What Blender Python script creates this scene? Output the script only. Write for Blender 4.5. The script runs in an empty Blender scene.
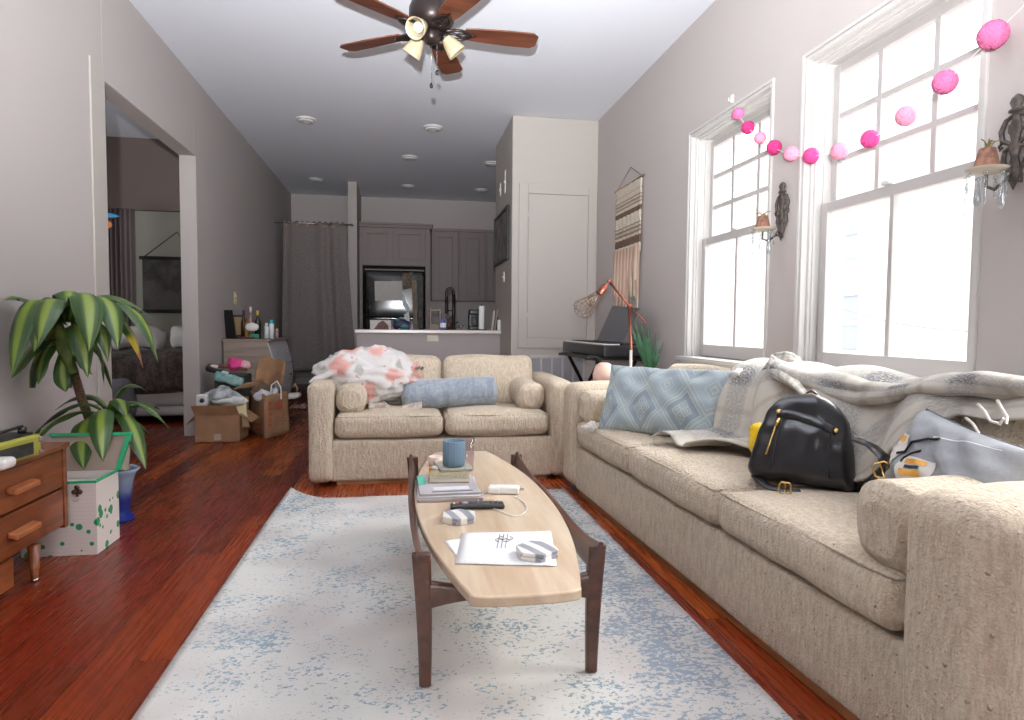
import bpy, bmesh, math, random
from mathutils import Vector, Matrix, noise as mnoise
random.seed(7)
PI = math.pi
SC = bpy.context.scene
COL = SC.collection

# ------------------------------------------------------------------ camera
F_PX, YAW, PITCH, ROLL, CAM_H = 647.2, 0.17091, 0.052976, 0.008445, 1.05
def cam_axes():
    cy, sy, cp, sp = math.cos(YAW), math.sin(YAW), math.cos(PITCH), math.sin(PITCH)
    w = Vector((sy*cp, cy*cp, -sp)); r = Vector((cy, -sy, 0)); u = r.cross(w)
    cr, sr = math.cos(ROLL), math.sin(ROLL)
    return cr*r+sr*u, -sr*r+cr*u, w
CR, CU, CW = cam_axes()
cd = bpy.data.cameras.new('camera'); cam = bpy.data.objects.new('camera', cd); COL.objects.link(cam)
m = Matrix((CR, CU, -CW)).transposed().to_4x4(); m.translation = Vector((0, 0, CAM_H))
cam.matrix_world = m
cd.sensor_width = 36; cd.lens = F_PX/1024*36; cd.clip_start = 0.02
SC.camera = cam

# ------------------------------------------------------------------ world, lights, exposure
W = bpy.data.worlds.new('overcast_sky'); SC.world = W; W.use_nodes = True
bg = W.node_tree.nodes['Background']; bg.inputs[0].default_value = (0.93, 0.965, 1.0, 1); bg.inputs[1].default_value = 3.4
SC.view_settings.view_transform = 'Standard'; SC.view_settings.look = 'None'
SC.view_settings.exposure = 0.0; SC.view_settings.gamma = 1.0; SC.view_settings.use_curve_mapping = False
SC.cycles.use_denoising = True
SC.cycles.max_bounces = 8; SC.cycles.diffuse_bounces = 5; SC.cycles.glossy_bounces = 3; SC.cycles.transparent_max_bounces = 12
SC.cycles.sample_clamp_indirect = 6.0
XR = 2.118      # right wall plane
XL = -1.85      # left wall plane
ZC = 3.28       # ceiling
YB = 11.75      # far kitchen wall
WIN = [(2.085, 3.215, 0.83, 2.497), (3.482, 4.592, 0.83, 2.485), (0.69, 1.815, 0.83, 2.49)]   # y0, y1, z0, z1
def area(name, loc, rot, sx, sy, energy, color=(1, 1, 1), portal=False, spread=None):
    l = bpy.data.lights.new(name, 'AREA'); l.shape = 'RECTANGLE'; l.size = sx; l.size_y = sy; l.energy = energy; l.color = color
    if portal: l.cycles.is_portal = True
    if spread: l.spread = spread
    o = bpy.data.objects.new(name, l); COL.objects.link(o); o.location = loc; o.rotation_euler = rot
    return o
for (y0, y1, z0, z1) in WIN:   # portals only guide the sky light through the two window openings
    area('window_portal', (XR+0.30, (y0+y1)/2, (z0+z1)/2), (0, PI/2, 0), z1-z0, y1-y0, 1, portal=True)
# broad hazy sun behind thin cloud, high over the alley: its soft light falls through the windows on the seats and table
sl = bpy.data.lights.new('hazy_sun', 'SUN'); sl.energy = 15; sl.angle = 0.85; sl.color = (1.0, 1.0, 1.0)
so = bpy.data.objects.new('sun', sl); COL.objects.link(so); so.rotation_euler = Vector((-1.0, -0.12, -1.2)).to_track_quat('-Z', 'Y').to_euler()
# the photographer's flash, in the hot shoe above the lens
fl = area('camera_flash', (-0.06, -0.30, 1.25), (math.radians(126), 0, math.radians(-6)), 0.07, 0.07, 182, (0.97, 0.98, 1.0), spread=math.radians(92))
# added fill lamp behind the photographer, standing in for daylight; no window is built there
area('rear_fill', (1.1, -4.3, 1.7), (math.radians(95), 0, math.radians(14)), 1.9, 2.0, 98, (0.97, 0.98, 1.0))

# ------------------------------------------------------------------ helpers: pixels to points
def ray(x, y): return CW + (x-512)/F_PX*CR + (360-y)/F_PX*CU
def onz(x, y, z=0.0): d = ray(x, y); return d*((z-CAM_H)/d.z) + Vector((0, 0, CAM_H))
def onx(x, y, X): d = ray(x, y); return d*(X/d.x) + Vector((0, 0, CAM_H))
def ony(x, y, Y): d = ray(x, y); return d*(Y/d.y) + Vector((0, 0, CAM_H))

# ------------------------------------------------------------------ helpers: materials
def lin(c):
    return tuple(((v/255)/12.92 if v/255 <= 0.04045 else ((v/255+0.055)/1.055)**2.4) for v in c)
def newmat(name):
    mt = bpy.data.materials.new(name); mt.use_nodes = True
    nt = mt.node_tree; return mt, nt, nt.nodes['Principled BSDF']
def N(nt, t, **kw):
    n = nt.nodes.new(t)
    for k, v in kw.items():
        if k.startswith('i_'): n.inputs[int(k[2:]) if k[2:].isdigit() else k[2:]].default_value = v
        else: setattr(n, k, v)
    return n
def L(nt, a, b): nt.links.new(a, b)
def mathn(nt, op, a, b=None, c=None, clamp=False):
    n = nt.nodes.new('ShaderNodeMath'); n.operation = op; n.use_clamp = clamp
    for i, v in enumerate((a, b, c)):
        if v is None: continue
        if isinstance(v, (int, float)): n.inputs[i].default_value = v
        else: nt.links.new(v, n.inputs[i])
    return n.outputs[0]
def mixc(nt, f, a, b):
    n = nt.nodes.new('ShaderNodeMix'); n.data_type = 'RGBA'
    if isinstance(f, (int, float)): n.inputs['Factor'].default_value = f
    else: nt.links.new(f, n.inputs['Factor'])
    for s, v in ((6, a), (7, b)):
        if isinstance(v, tuple): n.inputs[s].default_value = (*lin(v), 1)
        else: nt.links.new(v, n.inputs[s])
    return n.outputs[2]
def coord(nt, kind='Object', scale=None):
    t = N(nt, 'ShaderNodeTexCoord')
    if scale is None: return t.outputs[kind]
    mp = N(nt, 'ShaderNodeMapping'); mp.inputs['Scale'].default_value = scale; L(nt, t.outputs[kind], mp.inputs[0]); return mp.outputs[0]
def noise_tex(nt, vec, scale, detail=3, rough=0.5):
    n = N(nt, 'ShaderNodeTexNoise'); n.inputs['Scale'].default_value = scale; n.inputs['Detail'].default_value = detail
    n.inputs['Roughness'].default_value = rough; L(nt, vec, n.inputs['Vector']); return n.outputs['Fac']
def smooth(nt, v, a, b):
    n = N(nt, 'ShaderNodeMapRange'); n.interpolation_type = 'SMOOTHSTEP'
    L(nt, v, n.inputs[0]); n.inputs[1].default_value = a; n.inputs[2].default_value = b; return n.outputs[0]
def bump(nt, b, h, strength, dist=0.01):
    n = N(nt, 'ShaderNodeBump'); n.inputs['Strength'].default_value = strength; n.inputs['Distance'].default_value = dist
    L(nt, h, n.inputs['Height']); L(nt, n.outputs[0], b.inputs['Normal'])
def M(name, c, rough=0.5, metal=0.0, var=0.0, vscale=20, bmp=0.0, bscale=60, bdist=0.005, spec=0.5, sheen=0.0, coat=0.0, c2=None, stretch=(1, 1, 1)):
    mt, nt, b = newmat(name)
    b.inputs['Roughness'].default_value = rough; b.inputs['Metallic'].default_value = metal
    b.inputs['Specular IOR Level'].default_value = spec; b.inputs['Sheen Weight'].default_value = sheen; b.inputs['Coat Weight'].default_value = coat
    vec = coord(nt, 'Object', stretch)
    v = noise_tex(nt, vec, vscale, 4)
    c2 = c2 or tuple(x*(1-var) for x in c)
    if var or c2 != c: L(nt, mixc(nt, smooth(nt, v, 0.3, 0.7), c, c2), b.inputs['Base Color'])
    else: b.inputs['Base Color'].default_value = (*lin(c), 1)
    if bmp: bump(nt, b, noise_tex(nt, vec, bscale, 3), bmp, bdist)
    return mt
def fabric(name, c, c2, scale=150, bmp=0.6, dist=0.006, rough=0.95, nub=True, sheen=0.1):
    mt, nt, b = newmat(name); b.inputs['Roughness'].default_value = rough; b.inputs['Specular IOR Level'].default_value = 0.15
    b.inputs['Sheen Weight'].default_value = sheen
    vec = coord(nt)
    n1 = noise_tex(nt, vec, scale, 4, 0.65)
    n2 = noise_tex(nt, coord(nt, 'Object', (1, 1, 0.25)), scale*0.55, 2)
    h = mathn(nt, 'ADD', n1, n2)
    cf = smooth(nt, h, 0.75, 1.25)
    col = mixc(nt, cf, c2, c)
    if nub:
        v = N(nt, 'ShaderNodeTexVoronoi'); v.inputs['Scale'].default_value = scale*0.32; L(nt, vec, v.inputs['Vector'])
        nb = mathn(nt, 'SUBTRACT', 1.0, smooth(nt, v.outputs['Distance'], 0.0, 0.26))
        sel = N(nt, 'ShaderNodeSeparateColor'); L(nt, v.outputs['Color'], sel.inputs[0])
        nb = mathn(nt, 'MULTIPLY', nb, smooth(nt, sel.outputs[0], 0.45, 0.7))
        h = mathn(nt, 'ADD', h, mathn(nt, 'MULTIPLY', nb, 1.5))
        col = mixc(nt, mathn(nt, 'MULTIPLY', nb, 0.6), col, tuple(min(255, x*1.12) for x in c))
    L(nt, col, b.inputs['Base Color']); bump(nt, b, h, bmp, dist)
    return mt
def wood(name, c, c2, axis='Y', scale=14, rough=0.4, coat=0.0, bmp=0.1):
    mt, nt, b = newmat(name); b.inputs['Roughness'].default_value = rough; b.inputs['Coat Weight'].default_value = coat
    st = {'X': (0.09, 1, 1), 'Y': (1, 0.09, 1), 'Z': (1, 1, 0.09)}[axis]
    vec = coord(nt, 'Object', st)
    n = noise_tex(nt, vec, scale*3, 5, 0.6); n2 = noise_tex(nt, vec, scale*0.7, 2)
    f = smooth(nt, mathn(nt, 'ADD', mathn(nt, 'MULTIPLY', n, 0.6), mathn(nt, 'MULTIPLY', n2, 0.4)), 0.35, 0.65)
    L(nt, mixc(nt, f, c2, c), b.inputs['Base Color'])
    if bmp: bump(nt, b, n, bmp, 0.002)
    return mt
def glassy(name, tint=(255, 255, 255), amt=0.1, rough=0.02):
    mt, nt, b = newmat(name); nt.nodes.remove(b)
    out = nt.nodes['Material Output']
    tr = N(nt, 'ShaderNodeBsdfTransparent'); tr.inputs[0].default_value = (*lin(tint), 1)
    gl = N(nt, 'ShaderNodeBsdfGlossy'); gl.inputs['Roughness'].default_value = rough
    lw = N(nt, 'ShaderNodeLayerWeight'); lw.inputs[0].default_value = 0.5
    f = mathn(nt, 'MULTIPLY_ADD', mathn(nt, 'POWER', lw.outputs['Facing'], 5.0), 0.6, amt, clamp=True)
    mx = N(nt, 'ShaderNodeMixShader'); L(nt, f, mx.inputs[0]); L(nt, tr.outputs[0], mx.inputs[1]); L(nt, gl.outputs[0], mx.inputs[2])
    L(nt, mx.outputs[0], out.inputs[0]); return mt
def emis(name, c, s):
    mt, nt, b = newmat(name); b.inputs['Base Color'].default_value = (*lin(c), 1)
    b.inputs['Emission Color'].default_value = (*lin(c), 1); b.inputs['Emission Strength'].default_value = s; return mt

# ------------------------------------------------------------------ helpers: mesh building
class MB:
    def __init__(s): s.bm = bmesh.new(); s.uv = s.bm.loops.layers.uv.new('UVMap')
    def add(s, vs, fs, uvs=None, smooth=True):
        bv = [s.bm.verts.new(v) for v in vs]
        for k, f in enumerate(fs):
            try: fc = s.bm.faces.new([bv[i] for i in f])
            except ValueError: continue
            fc.smooth = smooth
            if uvs:
                for lp, i in zip(fc.loops, f): lp[s.uv].uv = uvs[i]
        return s
    def box(s, a, b, M_=None):
        x0, y0, z0 = a; x1, y1, z1 = b
        vs = [Vector(p) for p in ((x0,y0,z0),(x1,y0,z0),(x1,y1,z0),(x0,y1,z0),(x0,y0,z1),(x1,y0,z1),(x1,y1,z1),(x0,y1,z1))]
        if M_ is not None: vs = [M_ @ v for v in vs]
        return s.add(vs, [(3,2,1,0),(4,5,6,7),(0,1,5,4),(1,2,6,5),(2,3,7,6),(3,0,4,7)], smooth=False)
    def soft(s, size, r=0.02, c=(0, 0, 0), n=5, M_=None, fn=None, crown=(0, 0, 0)):
        h = [v/2 for v in size]; r = min(r, min(h)*0.999)
        def ticks(hh):
            a = [1-(r/hh)*(1-math.tan(PI/4*k/3)) for k in (0, 1, 2, 3)]
            a = [-x for x in reversed(a)] + [ (a[0])*(2*k/n-1) for k in range(1, n)] + a
            return a
        T = [ticks(x) for x in h]; idx = {}; vs = []; fs = []; uvs = []
        def vert(p, uv):
            k = tuple(round(q, 5) for q in p)
            if k in idx: return idx[k]
            q = Vector([p[i]*h[i] for i in range(3)])
            inn = Vector([max(-(h[i]-r), min(h[i]-r, q[i])) for i in range(3)])
            d = q-inn
            if d.length > 1e-9: d = d.normalized()*r
            q = inn+d
            a = [q[i]/h[i] for i in range(3)]
            for i in range(3):
                if crown[i]:
                    j, k2 = (i+1) % 3, (i+2) % 3
                    q[i] += crown[i]*a[i]*(1-a[j]**2)*(1-a[k2]**2)
            if fn: q = Vector(fn(q))
            q = q+Vector(c)
            if M_ is not None: q = M_ @ q
            idx[k] = len(vs); vs.append(q); uvs.append(uv); return idx[k]
        for ax in range(3):
            b_, c_ = (ax+1) % 3, (ax+2) % 3
            for sg in (-1, 1):
                for i in range(len(T[b_])-1):
                    for j in range(len(T[c_])-1):
                        f = []
                        for (ii, jj) in ((i, j), (i+1, j), (i+1, j+1), (i, j+1)):
                            p = [0, 0, 0]; p[ax] = sg; p[b_] = T[b_][ii]; p[c_] = T[c_][jj]
                            f.append(vert(p, (T[b_][ii]*.5+.5, T[c_][jj]*.5+.5)))
                        if sg < 0: f.reverse()
                        if len(set(f)) > 2: fs.append(list(dict.fromkeys(f)))
        return s.add(vs, fs, uvs)
    def surf(s, nu, nv, f, cu=False, cv=False, flip=False):
        vs = []; uvs = []
        for i in range(nu+1 if not cu else nu):
            for j in range(nv+1 if not cv else nv):
                vs.append(Vector(f(i/nu, j/nv))); uvs.append((i/nu, j/nv))
        W_ = nv+1 if not cv else nv; H_ = nu+1 if not cu else nu; fs = []
        for i in range(nu):
            for j in range(nv):
                q = [i*W_+j, ((i+1) % H_)*W_+j, ((i+1) % H_)*W_+(j+1) % W_, i*W_+(j+1) % W_]
                fs.append(q[::-1] if flip else q)
        return s.add(vs, fs, uvs)
    def lathe(s, prof, c=(0, 0, 0), n=24, M_=None, cap=True, rib=None):
        vs = []; fs = []; uvs = []
        for i, (r, z) in enumerate(prof):
            for k in range(n):
                a = 2*PI*k/n; rr = r*(1+(rib[1]*math.cos(rib[0]*a) if rib else 0))
                v = Vector((rr*math.cos(a), rr*math.sin(a), z))
                v = (M_ @ v) if M_ is not None else v+Vector(c)
                vs.append(v); uvs.append((k/n, i/len(prof)))
        for i in range(len(prof)-1):
            for k in range(n): fs.append((i*n+k, i*n+(k+1) % n, (i+1)*n+(k+1) % n, (i+1)*n+k))
        if cap: fs.append(tuple(range(n-1, -1, -1))); fs.append(tuple((len(prof)-1)*n+k for k in range(n)))
        s.add(vs, fs, uvs)
        return s
    def tube(s, pts, r, n=8, cap=True, flat=None, up=None):
        pts = [Vector(p) for p in pts]; rs = r if isinstance(r, (list, tuple)) else [r]*len(pts)
        vs = []; prev = None
        for i, p in enumerate(pts):
            t = (pts[min(i+1, len(pts)-1)]-pts[max(i-1, 0)]).normalized()
            if prev is None:
                a = Vector(up) if up else (Vector((0, 0, 1)) if abs(t.z) < 0.9 else Vector((1, 0, 0)))
                a = (a-t*a.dot(t)).normalized()
            else: a = (prev-t*prev.dot(t)).normalized()
            prev = a; b = t.cross(a)
            for k in range(n):
                an = 2*PI*k/n
                vs.append(p+a*rs[i]*math.cos(an)*(flat or 1)+b*rs[i]*math.sin(an))
        fs = [(i*n+k, (i+1)*n+k, (i+1)*n+(k+1) % n, i*n+(k+1) % n)[::-1] for i in range(len(pts)-1) for k in range(n)]
        if cap: fs += [tuple(range(n)), tuple((len(pts)-1)*n+k for k in range(n-1, -1, -1))]
        return s.add(vs, fs)
    def cyl(s, a, b, r, n=20): return s.tube([a, b], r, n)
    def prism(s, poly, z0, z1, M_=None, smooth=False):
        n = len(poly)
        vs = [Vector((x, y, z0)) for x, y in poly]+[Vector((x, y, z1)) for x, y in poly]
        if M_ is not None: vs = [M_ @ v for v in vs]
        return s.add(vs, [tuple(range(n-1, -1, -1)), tuple(range(n, 2*n))]+[(k, (k+1) % n, n+(k+1) % n, n+k) for k in range(n)], smooth=smooth)
    def ball(s, c, r, n=12, sc=(1, 1, 1), fn=None):
        def f(u, v):
            a, b = 2*PI*u, PI*(v-.5); p = Vector((math.cos(a)*math.cos(b)*sc[0], math.sin(a)*math.cos(b)*sc[1], math.sin(b)*sc[2]))*r
            if fn: p = fn(p)
            return p+Vector(c)
        return s.surf(n*2, n, f, cu=True)
def wmat(o):
    m_ = Matrix.Translation(o.location) @ o.rotation_euler.to_matrix().to_4x4()
    return wmat(o.parent) @ m_ if o.parent else m_
def build(name, mb, mat, parent=None, world=False, bev=0.0, sub=0, solid=0.0, weld=False):
    bm = mb.bm
    if weld: bmesh.ops.remove_doubles(bm, verts=bm.verts, dist=1e-5)
    if world and parent: bm.transform(wmat(parent).inverted())
    me = bpy.data.meshes.new(name); bm.normal_update(); bm.to_mesh(me); bm.free()
    if mat: me.materials.append(mat)
    o = bpy.data.objects.new(name, me); COL.objects.link(o)
    if parent: o.parent = parent
    if solid: md = o.modifiers.new('solid', 'SOLIDIFY'); md.thickness = solid; md.offset = 0
    if bev:
        md = o.modifiers.new('bevel', 'BEVEL'); md.width = bev; md.segments = 3; md.limit_method = 'ANGLE'; md.angle_limit = 0.6
        md.harden_normals = True
        for p in me.polygons: p.use_smooth = True
    if sub: md = o.modifiers.new('sub', 'SUBSURF'); md.levels = sub; md.render_levels = sub
    return o
def tag(o, label, cat, group=None, kind=None):
    if label: o['label'] = label
    if cat: o['category'] = cat
    if group: o['group'] = group
    if kind: o['kind'] = kind
    return o
def thing(name, label, cat, loc=(0, 0, 0), rotz=0.0, group=None):
    o = bpy.data.objects.new(name, None); o.empty_display_size = 0.05; COL.objects.link(o)
    o.location = loc; o.rotation_euler = (0, 0, rotz); return tag(o, label, cat, group)
def struct(name, mb, mat, **kw):
    o = build(name, mb, mat, **kw); o['kind'] = 'structure'; return o
def dup(o, loc=None, rot=None, label=None, parent=None):
    c = o.copy(); COL.objects.link(c); c.parent = parent
    if loc is not None: c.location = loc
    if rot is not None: c.rotation_euler = rot
    if label: c['label'] = label
    for ch in list(o.children): dup(ch, parent=c)
    return c
def nz(p, s=1.0, seed=0): return mnoise.noise(Vector(p)*s+Vector((seed*7.3, seed*3.1, seed*1.7)))
def frame(o, x, z):      # matrix with local x -> x, local z -> z (orthogonalised), local y -> into depth
    x = Vector(x).normalized(); z = Vector(z); z = (z-x*z.dot(x)).normalized(); y = z.cross(x)
    m_ = Matrix((x, y, z)).transposed().to_4x4(); m_.translation = Vector(o); return m_
# ------------------------------------------------------------------ materials of the room
m_wall = M('wall_paint', (184, 177, 174), 0.85, bmp=0.08, bscale=180, bdist=0.002, spec=0.2)
m_wall2 = M('closet_paint', (184, 178, 171), 0.6, bmp=0.05, bscale=150, spec=0.3)
m_ceil = M('ceiling_paint', (229, 233, 241), 0.9, bmp=0.05, bscale=150, spec=0.2)
m_trim = M('white_trim_paint', (198, 196, 193), 0.4)
m_sash = M('sash_paint', (178, 174, 172), 0.4)
m_glass = glassy('window_glass', (255, 255, 255), 0.0)
m_dark = M('black_metal', (24, 22, 22), 0.4, spec=0.5)
m_black = M('black_plastic', (22, 22, 24), 0.35)
m_white = M('white_plastic', (236, 234, 230), 0.35)
m_paper = M('white_paper', (238, 238, 236), 0.8)
m_cream = fabric('cream_boucle', (218, 204, 184), (196, 179, 156), 130, 0.9, 0.010)
m_walnut = wood('walnut', (92, 56, 40), (56, 32, 24), 'Y', 12, 0.35, 0.2)
m_teak = wood('teak_veneer', (150, 84, 44), (104, 52, 26), 'Y', 10, 0.35, 0.25)
m_oak = wood('oak_plinth', (172, 122, 78), (130, 86, 50), 'X', 10, 0.45)
m_kraft = M('brown_cardboard', (168, 128, 94), 0.85, var=0.12, vscale=8)
m_copper = M('copper_pipe', (142, 82, 66), 0.35, metal=0.85)
m_gold = M('gold_metal', (212, 178, 110), 0.25, metal=1.0)
m_silver = M('silver_metal', (200, 200, 205), 0.25, metal=1.0)
m_iron = M('antique_iron', (98, 88, 82), 0.6, metal=0.3, var=0.4, vscale=60, bmp=0.4, bscale=80)
m_bronze = M('oil_rubbed_bronze', (46, 36, 34), 0.35, metal=0.5)
m_crystal = glassy('crystal', (238, 243, 245), 0.25, 0.05)
m_clear = glassy('clear_glass', (245, 245, 248), 0.12, 0.03)

def floor_mat():
    mt, nt, b = newmat('cherry_floorboards')
    vec = coord(nt)
    mp = N(nt, 'ShaderNodeMapping'); mp.inputs['Rotation'].default_value = (0, 0, PI/2); L(nt, vec, mp.inputs[0])
    br = N(nt, 'ShaderNodeTexBrick'); L(nt, mp.outputs[0], br.inputs['Vector'])
    br.offset = 0.37; br.inputs['Scale'].default_value = 1.0; br.inputs['Brick Width'].default_value = 1.55; br.inputs['Row Height'].default_value = 0.135
    br.inputs['Mortar Size'].default_value = 0.0022; br.inputs['Mortar Smooth'].default_value = 0.3
    br.inputs['Color1'].default_value = (0, 0, 0, 1); br.inputs['Color2'].default_value = (1, 1, 1, 1); br.inputs['Mortar'].default_value = (0.4, 0.4, 0.4, 1)
    sp = N(nt, 'ShaderNodeSeparateColor'); L(nt, br.outputs['Color'], sp.inputs[0]); t = sp.outputs[0]
    cr = N(nt, 'ShaderNodeValToRGB'); L(nt, t, cr.inputs[0])
    e = cr.color_ramp.elements; e[0].position = 0.0; e[0].color = (*lin((88, 28, 14)), 1); e[1].position = 1; e[1].color = (*lin((152, 72, 30)), 1)
    for p, c in ((0.25, (122, 46, 16)), (0.5, (104, 28, 14)), (0.75, (132, 54, 18))):
        k = e.new(p); k.color = (*lin(c), 1)
    st = N(nt, 'ShaderNodeMapping'); st.inputs['Scale'].default_value = (1, 0.03, 1); L(nt, vec, st.inputs[0])
    wv = N(nt, 'ShaderNodeVectorMath'); wv.operation = 'ADD'; L(nt, st.outputs[0], wv.inputs[0]); L(nt, br.outputs['Color'], wv.inputs[1])
    g = noise_tex(nt, wv.outputs[0], 90, 4, 0.55)
    g2 = noise_tex(nt, wv.outputs[0], 8, 2)
    gg = smooth(nt, mathn(nt, 'ADD', mathn(nt, 'MULTIPLY', g, .65), mathn(nt, 'MULTIPLY', g2, .35)), 0.3, 0.7)
    dk = N(nt, 'ShaderNodeMix'); dk.data_type = 'RGBA'; dk.blend_type = 'MULTIPLY'; L(nt, mathn(nt, 'MULTIPLY', mathn(nt, 'SUBTRACT', 1.0, gg), 0.32), dk.inputs['Factor'])
    L(nt, cr.outputs[0], dk.inputs[6]); dk.inputs[7].default_value = (0.35, 0.25, 0.2, 1)
    mo = N(nt, 'ShaderNodeMix'); mo.data_type = 'RGBA'; L(nt, mathn(nt, 'MULTIPLY', br.outputs['Fac'], 0.7), mo.inputs['Factor']); L(nt, dk.outputs[2], mo.inputs[6]); mo.inputs[7].default_value = (0.02, 0.008, 0.005, 1)
    L(nt, mo.outputs[2], b.inputs['Base Color'])
    L(nt, mathn(nt, 'MULTIPLY_ADD', g, 0.15, 0.2), b.inputs['Roughness']); b.inputs['Specular IOR Level'].default_value = 0.32
    bump(nt, b, mathn(nt, 'MULTIPLY_ADD', br.outputs['Fac'], -1.0, mathn(nt, 'MULTIPLY', g, 0.15)), 0.25, 0.003)
    return mt
m_floor = floor_mat()

# ------------------------------------------------------------------ room shell
b = MB(); b.box((-6, -4.6, -0.1), (XR+0.24, 12.2, 0.0)); struct('floor', b, m_floor)
b = MB(); b.box((-6, -4.6, ZC), (XR+0.24, 12.2, ZC+0.1)); struct('ceiling', b, m_ceil)
OY0, OY1, OZ = 4.55, 6.39, 2.57           # doorway in the left wall
b = MB(); b.box((XL-0.13, -4.6, 0), (XL, OY0, ZC)); b.box((XL-0.13, OY1, 0), (XL, YB, ZC)); b.box((XL-0.13, OY0, OZ), (XL, OY1, ZC))
struct('wall_left', b, m_wall, bev=0.004)
T = 0.24
b = MB(); ys = [-4.6]+sorted(v for w_ in WIN for v in w_[:2])+[12.0]
for k in range(0, len(ys), 2): b.box((XR, ys[k], 0), (XR+T, ys[k+1], ZC))
for (y0, y1, z0, z1) in WIN: b.box((XR, y0, 0), (XR+T, y1, z0)); b.box((XR, y0, z1), (XR+T, y1, ZC))
struct('wall_right', b, m_wall)
b = MB(); b.box((-6, YB, 0), (XR+0.24, YB+0.15, ZC)); struct('wall_back', b, m_wall)
b = MB(); b.box((-6, -4.75, 0), (XR+0.24, -4.6, ZC)); struct('wall_front', b, m_wall)
YC = 6.887   # closet block
b = MB(); b.box((1.175, YC, 0), (XR+0.02, 8.1, ZC)); struct('wall_closet', b, m_wall2, bev=0.012)
b = MB(); b.box((-0.81, 10.55, 0), (-0.675, YB, ZC)); struct('wall_hall', b, m_wall)
b = MB(); b.box((XL, 4.36, 0.0), (XL+0.012, OY0+0.001, 2.655)); b.box((XL, OY0, OZ), (XL+0.012, OY1, OZ+0.012)); b.box((XL, OY1, 0), (XL+0.012, OY1+0.03, OZ))
struct('trim_1', b, m_wall2, bev=0.004)
b = MB(); b.box((XL, -4.6, 0), (XL+0.015, 4.36, 0.11)); b.box((XL, OY1+0.03, 0), (XL+0.015, YB, 0.11)); struct('baseboard_left', b, m_trim, bev=0.004)
b = MB(); b.box((XR-0.015, -4.6, 0), (XR, YC, 0.11)); struct('baseboard_right', b, m_trim, bev=0.004)
b = MB(); b.box((1.175, YC-0.014, 0), (XR, YC, 0.11)); b.box((1.161, YC-0.014, 0), (1.175, 7.6, 0.11)); struct('baseboard_closet', b, m_trim, bev=0.004)
b = MB(); b.box((XL, YB-0.015, 0), (-0.81, YB, 0.10)); struct('baseboard_back', b, m_trim)

# bedroom beyond the doorway
m_bed_low = M('bedroom_lower_paint', (150, 148, 136), 0.9); m_bed_up = M('bedroom_upper_paint', (116, 102, 96), 0.9)
b = MB(); b.box((-6, 8.7, 0), (XL-0.13, 8.8, 2.42)); struct('wall_bedroom', b, m_bed_low)
b = MB(); b.box((-6, 8.62, 2.42), (XL-0.13, 8.8, ZC)); struct('trim_2', b, m_bed_up)
b = MB(); b.box((-6.1, -4.6, 0), (-6, 8.8, ZC)); struct('wall_bedroom_side', b, m_bed_low)
b = MB(); b.box((-6, 2.9, 0), (XL-0.13, 3.0, ZC)); struct('wall_bedroom_near', b, m_bed_low)

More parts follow.
